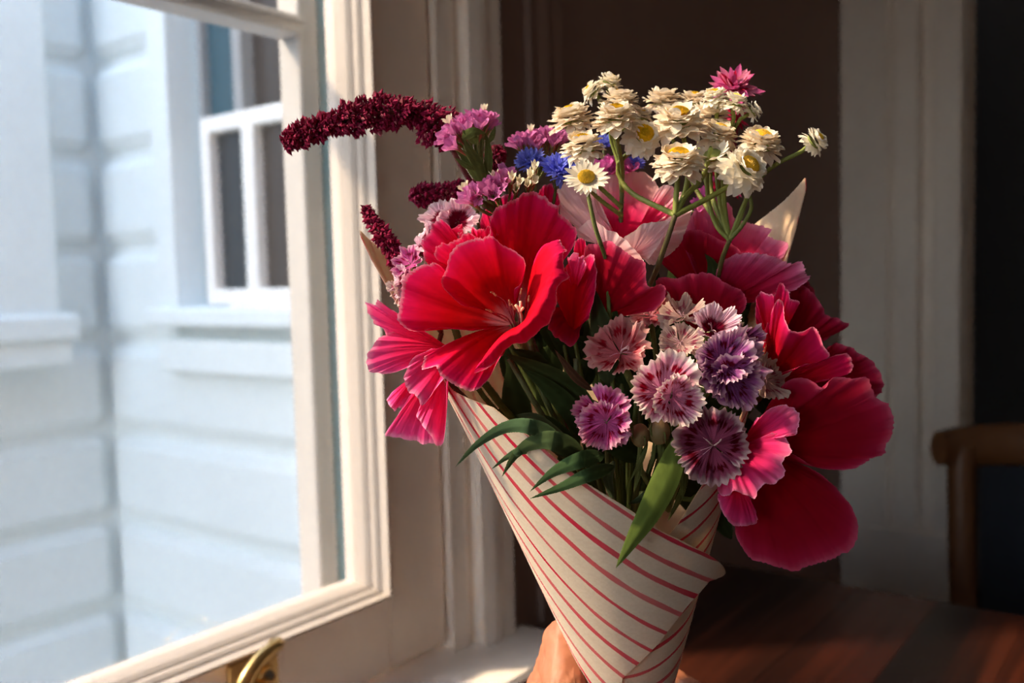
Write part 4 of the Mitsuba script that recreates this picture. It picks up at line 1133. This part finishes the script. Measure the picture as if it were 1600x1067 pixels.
s2 = statice('pink statice sprig just above the blue cornflowers', [
    (799, 218, .452, 13, (-.6, .7, .4), 'p'), (808, 212, .45, 14, (-.3, .9, .35), 'p'), (820, 208, .45, 14, (-.1, .9, .4), 'p'), (832, 212, .448, 13, (.1, .85, .5), 'p'), (846, 202, .454, 15, (0, .95, .3), 'p'), (858, 200, .454, 15, (.1, .95, .3), 'p'), (872, 204, .454, 14, (.2, .9, .3), 'p'), (882, 210, .454, 13, (.4, .85, .3), 'p'), (840, 218, .446, 12, (0, .8, .6), 'p'), (866, 214, .45, 12, (.1, .8, .6), 'p'),
    (829, 196, .454, 12, (0, .95, .3), 'c')], (835, 290, .462), 402)
s3 = statice('low pink and cream statice sprig tucked behind the top of the largest red bloom', [
    (722, 305, .428, 15, (-.7, .5, .5), 'p'), (735, 298, .428, 14, (-.5, .3, .8), 'p'), (758, 290, .430, 16, (-.4, .4, .8), 'p'), (775, 288, .428, 17, (0, .3, .95), 'p'), (788, 275, .432, 15, (.2, .6, .7), 'p'), (792, 262, .436, 15, (.3, .85, .4), 'p'), (770, 300, .425, 13, (0, .2, .9), 'p'), (745, 312, .426, 10, (-.3, -.4, .8), 'p'),
    (722, 288, .434, 13, (-.5, .85, .3), 'c'), (772, 268, .434, 13, (-.2, .95, .3), 'c'), (800, 272, .430, 13, (.1, .8, .6), 'c'), (812, 280, .428, 12, (.2, .6, .8), 'c'), (836, 255, .428, 13, (.1, .8, .6), 'c'), (828, 268, .427, 12, (.0, .6, .8), 'c'), (836, 278, .427, 12, (.2, .5, .8), 'c'), (824, 284, .428, 11, (0, .4, .9), 'c'), (806, 292, .43, 11, (0, .4, .9), 'c')], (790, 345, .446), 403)
for pts, w_ in (([(780, 335, .44), (760, 320, .434), (742, 312, .43)], 12), ([(775, 330, .438), (765, 312, .433), (768, 300, .43)], 12), ([(800, 330, .438), (812, 312, .434), (820, 300, .432)], 12)):
    leaf(s3, pts, w_, (.10, .12, .04), fold=.15, name='wing')
s4 = statice('purple pink statice sprig glimpsed below the cream feverfew heads', [
    (942, 252, .474, 15, (-.2, .8, .5), 'p'), (955, 258, .472, 15, (0, .6, .8), 'p'), (970, 262, .474, 15, (.1, .6, .8), 'p'), (985, 256, .476, 14, (.2, .7, .6), 'p'), (962, 244, .478, 14, (0, .9, .4), 'p'), (930, 262, .47, 12, (-.2, .5, .8), 'c'), (1100, 300, .47, 13, (0, .7, .7), 'p'), (1118, 312, .468, 14, (.2, .6, .8), 'p'), (1092, 318, .468, 13, (0, .4, .9), 'p')], (975, 320, .49), 404, (.58, .13, .40))


# ---------------------------------------------------------------- cornflowers
def cornflower(label, px, py, d, R, n, seed, count=16, col=(.17, .20, .74)):
    t = thing('cornflower', label, 'flower', 'blue cornflowers')
    g = np.random.default_rng(seed)
    C0 = P(px, py, d); r = R * d / F_PX; nn = camdir(*n)
    ex, ey, ez = frame_of(nn, UP)
    for k in range(count):
        a = k * 2.39996; e = .15 + 1.1 * (k / count)
        dn = (math.cos(a) * ex + math.sin(a) * ey) * math.cos(e) + ez * math.sin(e)
        un = ez * math.cos(e) - (math.cos(a) * ex + math.sin(a) * ey) * math.sin(e)
        c = Col()
        L = r * g.uniform(.8, 1.05) * (1 - .25 * k / count)
        side = np.cross(dn, un)
        for lobe in range(5):
            b = (lobe - 2) * .42 + g.uniform(-.1, .1)
            d2 = unit(dn * math.cos(b) + side * math.sin(b))
            O = C0 + dn * L * .35
            cc = np.array(col) * g.uniform(.8, 1.2)
            u2 = unit(un + g.standard_normal(3) * .35)
            spoon(c, O, d2, u2, L * .74, L * .115, g.uniform(-.3, .3), cc, cc * np.array([1.25, 1.25, 1.1]), g)
        v, f = tube_mesh([C0, C0 + dn * L * .2, C0 + dn * L * .45], L * .04, L * .14, 6, 4)
        c.add(v, f, np.array(col) * .8)
        c.put('petal', 'petal_bsdf', t)
    c = Col()
    v, f = tube_mesh([C0 + ez * r * .1, C0 - ez * r * .25, C0 - ez * r * .6], r * .22, r * .16, 10, 6)
    c.add(v, f, (.10, .13, .05))
    c.put('calyx', 'solid_bsdf', t)
    stem_to(t, [C0 - ez * r * .55, C0 - ez * r * 1.2 - UP * .02], seed, .0010, .0013)


cornflower('blue cornflower behind the cream statice, right one of the pair by the single daisy', 872, 268, .440, 36, (.1, .55, .8), 501, 22)
cornflower('lighter blue cornflower left of the other one, under the pink statice', 828, 256, .446, 30, (-.25, .6, .7), 502, 18, (.18, .21, .68))
cornflower('small blue cornflower peeking between the stalks of the cream feverfew', 946, 228, .480, 24, (0, .8, .5), 503, 12, (.18, .21, .66))
cornflower('blue cornflower sliver right behind the rim of the pale pink cup', 992, 258, .482, 20, (.2, .7, .6), 504, 10, (.15, .15, .62))


# ---------------------------------------------------------------- amaranth
def amaranth(label, pts, w0, w1, seed, count, foot, cat_='flower'):
    t = thing('amaranth_spike', label, cat_, 'dark red amaranth spikes')
    g = np.random.default_rng(seed)
    n = 60
    cl = spline([P(*q) for q in pts], n)
    tg = np.gradient(cl, axis=0); tg /= np.linalg.norm(tg, axis=1, keepdims=True)
    c = Col()
    oct_v = np.array([[.8, 0, 0], [-.8, 0, 0], [0, .8, 0], [0, -.8, 0], [0, 0, 1.9], [0, 0, -.6]])
    oct_f = np.array([[0, 2, 4], [2, 1, 4], [1, 3, 4], [3, 0, 4], [2, 0, 5], [1, 2, 5], [3, 1, 5], [0, 3, 5]])
    nclump = max(8, count // 12)
    lump = meshkit.noise(np.stack([np.linspace(0, n / 4.5, n), np.zeros(n), np.full(n, seed)], -1))
    for k in range(count):
        s = (k + g.random()) / count
        i = min(int(s * (n - 1)), n - 1)
        x, y, _ = frame_of(tg[i])
        a = g.uniform(0, 6.283)
        endf = min(1, .55 + s * 4, .55 + (1 - s) * 6)
        rad = (w0 + (w1 - w0) * s) * .5 * pts[0][2] / F_PX * (.72 + .5 * lump[i]) * endf
        q = rad * (g.random() ** .35)
        dn = math.cos(a) * x + math.sin(a) * y
        O = cl[i] + dn * q * (1 + .22 * math.sin(a * 3 + s * 60))
        ax = unit(dn + tg[i] * g.uniform(-.2, .7) + g.standard_normal(3) * .35)
        ex, ey, ez = frame_of(ax)
        sz = g.uniform(.0007, .0015) * (1.0 if g.random() < .8 else 1.35)
        v = O + sz * (oct_v[:, :1] * ex + oct_v[:, 1:2] * ey + oct_v[:, 2:] * ez)
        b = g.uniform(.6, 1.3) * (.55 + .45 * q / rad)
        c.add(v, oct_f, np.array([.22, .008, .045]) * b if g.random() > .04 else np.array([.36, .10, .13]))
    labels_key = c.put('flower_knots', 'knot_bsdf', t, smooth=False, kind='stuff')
    c = Col()
    v, f = tube_mesh(list(cl[::6]) + [P(*q) for q in foot], .0012, .0014, 6, 26)
    c.add(v, f, (.16, .03, .03))
    c.put('stem', 'solid_bsdf', t)
    stem_to(t, [P(*foot[-1]), P(*foot[-1]) - UP * .02], seed, .0013, .0014, (.12, .04, .03), name='lower_stem')


amaranth('long arching dark red amaranth spike reaching left across the window frame', [(446, 224, .452), (480, 207, .45), (530, 190, .448), (580, 179, .447), (630, 175, .447), (665, 184, .449), (690, 205, .452), (704, 232, .455)], 34, 56, 601, 2600, [(722, 262, .46), (745, 300, .465), (790, 380, .47)])
amaranth('short dark red amaranth spike pointing left just above the lilac florets', [(642, 306, .458), (665, 305, .456), (690, 300, .456), (720, 297, .458), (740, 300, .462)], 24, 34, 602, 700, [(765, 330, .466), (800, 390, .47)])
amaranth('slim dark red amaranth spike leaning out over the left paper corner', [(571, 326, .452), (585, 350, .450), (602, 375, .448), (618, 398, .448), (632, 416, .448)], 15, 30, 603, 620, [(650, 450, .452), (690, 520, .46)])
amaranth('small dark red amaranth spike standing between the two pink statice sprigs', [(775, 230, .468), (774, 250, .467), (768, 270, .467), (764, 290, .467)], 24, 30, 604, 420, [(775, 320, .468), (800, 380, .47)])


# ---------------------------------------------------------------- the pink pointed flower at the top
def spiky(label, parts, foot, seed):
    t = thing('celosia', label, 'flower')
    g = np.random.default_rng(seed)
    for px, py, d, R, n, count, cols in parts:
        C0 = P(px, py, d); r = R * d / F_PX; nn = camdir(*n)
        ex, ey, ez = frame_of(nn, UP)
        for k in range(count):
            a = k * 2.39996; e = -.45 + 1.55 * (k / count)
            dn = (math.cos(a) * ex + math.sin(a) * ey) * math.cos(e) + ez * math.sin(e)
            un = ez * math.cos(e) - (math.cos(a) * ex + math.sin(a) * ey) * math.sin(e)
            dn = unit(dn + .15 * g.standard_normal(3))
            un = unit(un - dn * (un @ dn))
            L = r * g.uniform(.5, 1.05) * (1 - .25 * k / count)
            nu, nv = 5, 8
            v = np.linspace(0, 1, nv); u = np.linspace(-1, 1, nu)
            side = np.cross(dn, un)
            w_ = L * .165 * np.sin(np.pi * (v * .93 + .07)) ** .8
            S = C0 + (v * L)[None, :, None] * dn + (u[:, None] * w_[None])[..., None] * side + ((.3 * g.uniform(-.6, .8) * L * v ** 2)[None, :] + .35 * w_[None] * u[:, None] ** 2)[..., None] * un
            col = np.array(cols[k % len(cols)]) * g.uniform(.8, 1.2)
            c = Col(); c.add(S.reshape(-1, 3), grid_faces(nu, nv), (col[None, None] * (1 + .5 * v[None, :, None] * np.array([.2, .5, .4])) * np.ones((nu, nv, 1))).reshape(-1, 3))
            c.put('petal', 'petal_bsdf', t)
    F = P(*foot)
    c = Col()
    v, f = tube_mesh([P(parts[0][0], parts[0][1], parts[0][2])] + [P(p[0], p[1], p[2] + .002) for p in parts[1:]] + [F], .0018, .0018, 7, 20)
    c.add(v, f, (.25, .03, .05))
    c.put('stem', 'solid_bsdf', t)
    stem_to(t, [F, F - UP * .02], seed, .0015, .0015, name='lower_stem')


pk, pr = (.66, .12, .34), (.52, .015, .06)
spiky('deep pink celosia with pointed petals standing highest at the back, above the feverfew', [(1145, 140, .470, 50, (-.05, .62, .75), 120, (pk, pr, (.70, .20, .34), pk)), (1150, 186, .472, 36, (.1, .7, .7), 26, (pr, (.62, .05, .14))), (1134, 288, .470, 40, (0, .6, .8), 30, (pr, pk)), (1110, 226, .478, 26, (0, .7, .7), 14, (pk, (.72, .2, .4)))], (1120, 350, .480), 701)

# ================================================================== THE HAND
def limb(chain):
    out = []
    for (a, ra), (b, rb_) in zip(chain[:-1], chain[1:]):
        sa, sb = m3.Manifold.sphere(ra, 24).translate(list(map(float, a))), m3.Manifold.sphere(rb_, 24).translate(list(map(float, b)))
        out.append(m3.Manifold.batch_hull([sa, sb]))
    return out


wrist = P(830, 1420, .405)
mc = [P(888, 1006, .462), P(864, 1082, .471), P(872, 1150, .472), P(882, 1212, .466)]
fing = [[P(950, 1022, .503), P(1030, 1056, .500), P(1092, 1092, .480)], [P(955, 1095, .506), P(1040, 1112, .500), P(1090, 1135, .472)], [P(958, 1160, .506), P(1040, 1175, .500), P(1085, 1190, .474)], [P(955, 1222, .498), P(1025, 1236, .492), P(1066, 1245, .472)]]
rads = [(.0104, .0095, .0086, .0076), (.0142, .0100, .0090, .0078), (.0128, .0095, .0086, .0074), (.0115, .0085, .0076, .0066)]
parts_ = []
for m_, fg, rr in zip(mc, fing, rads):
    parts_ += limb([(wrist, .022), (m_, rr[0])])
    parts_ += limb([(m_, rr[0]), (fg[0], rr[1]), (fg[1], rr[2]), (fg[2], rr[3])])
thumb = [P(880, 1290, .405), P(905, 1205, .392), P(985, 1165, .398), P(1040, 1140, .404)]
parts_ += limb([(wrist, .02), (thumb[0], .016), (thumb[1], .0125), (thumb[2], .0105), (thumb[3], .0085)])
parts_.append(m3.Manifold.batch_hull([m3.Manifold.sphere(.013, 24).translate(list(map(float, q))) for q in (mc[0], mc[1], thumb[0], wrist)]))
parts_.append(m3.Manifold.batch_hull([m3.Manifold.sphere(.011, 24).translate(list(map(float, q))) for q in (mc[1], mc[2], mc[3], wrist, thumb[0])]))
parts_ += limb([(wrist, .0235), (P(640, 1900, .36), .033)])
body = parts_[0]
for q in parts_[1:]:
    body = body + q
mm = body.refine_to_length(.0026).to_mesh()
hm = trimesh.Trimesh(np.array(mm.vert_properties[:, :3], float), np.array(mm.tri_verts, int), process=True)
trimesh.smoothing.filter_taubin(hm, lamb=.6, nu=.62, iterations=60)
hv = hm.vertices
nzv = (meshkit.fbm(hv * 110, 3) - .5) * .0022 - .0009 * np.clip(1 - np.abs(meshkit.noise(hv * np.array([90, 90, 260]), 4) - .5) * 9, 0, 1)
hm.vertices += hm.vertex_normals * nzv[:, None]
hand = thing('hand', 'bare hand gripping the stems below the paper cone, only its knuckles in view', 'hand')
obj('skin', hm, 'skin', hand, True)
for fg, rr in zip(fing + [thumb[1:]], rads + [(0, 0, 0, .0085)]):
    tip, prev = fg[-1], fg[-2]
    dn = unit(tip - prev)
    outn = unit(tip - (APEX + AX_IN * ((tip - APEX) @ AX_IN)))
    outn = unit(outn - dn * (outn @ dn))
    sd = np.cross(dn, outn)
    s = trimesh.creation.icosphere(2, 1.0)
    v = s.vertices
    r_ = rr[3]
    obj('fingernail', trimesh.Trimesh(tip + dn * r_ * .25 + outn * r_ * .62 + v[:, :1] * dn * r_ * .75 + v[:, 1:2] * sd * r_ * .68 + v[:, 2:] * outn * r_ * .42, s.faces, process=False), 'nail', hand, True)
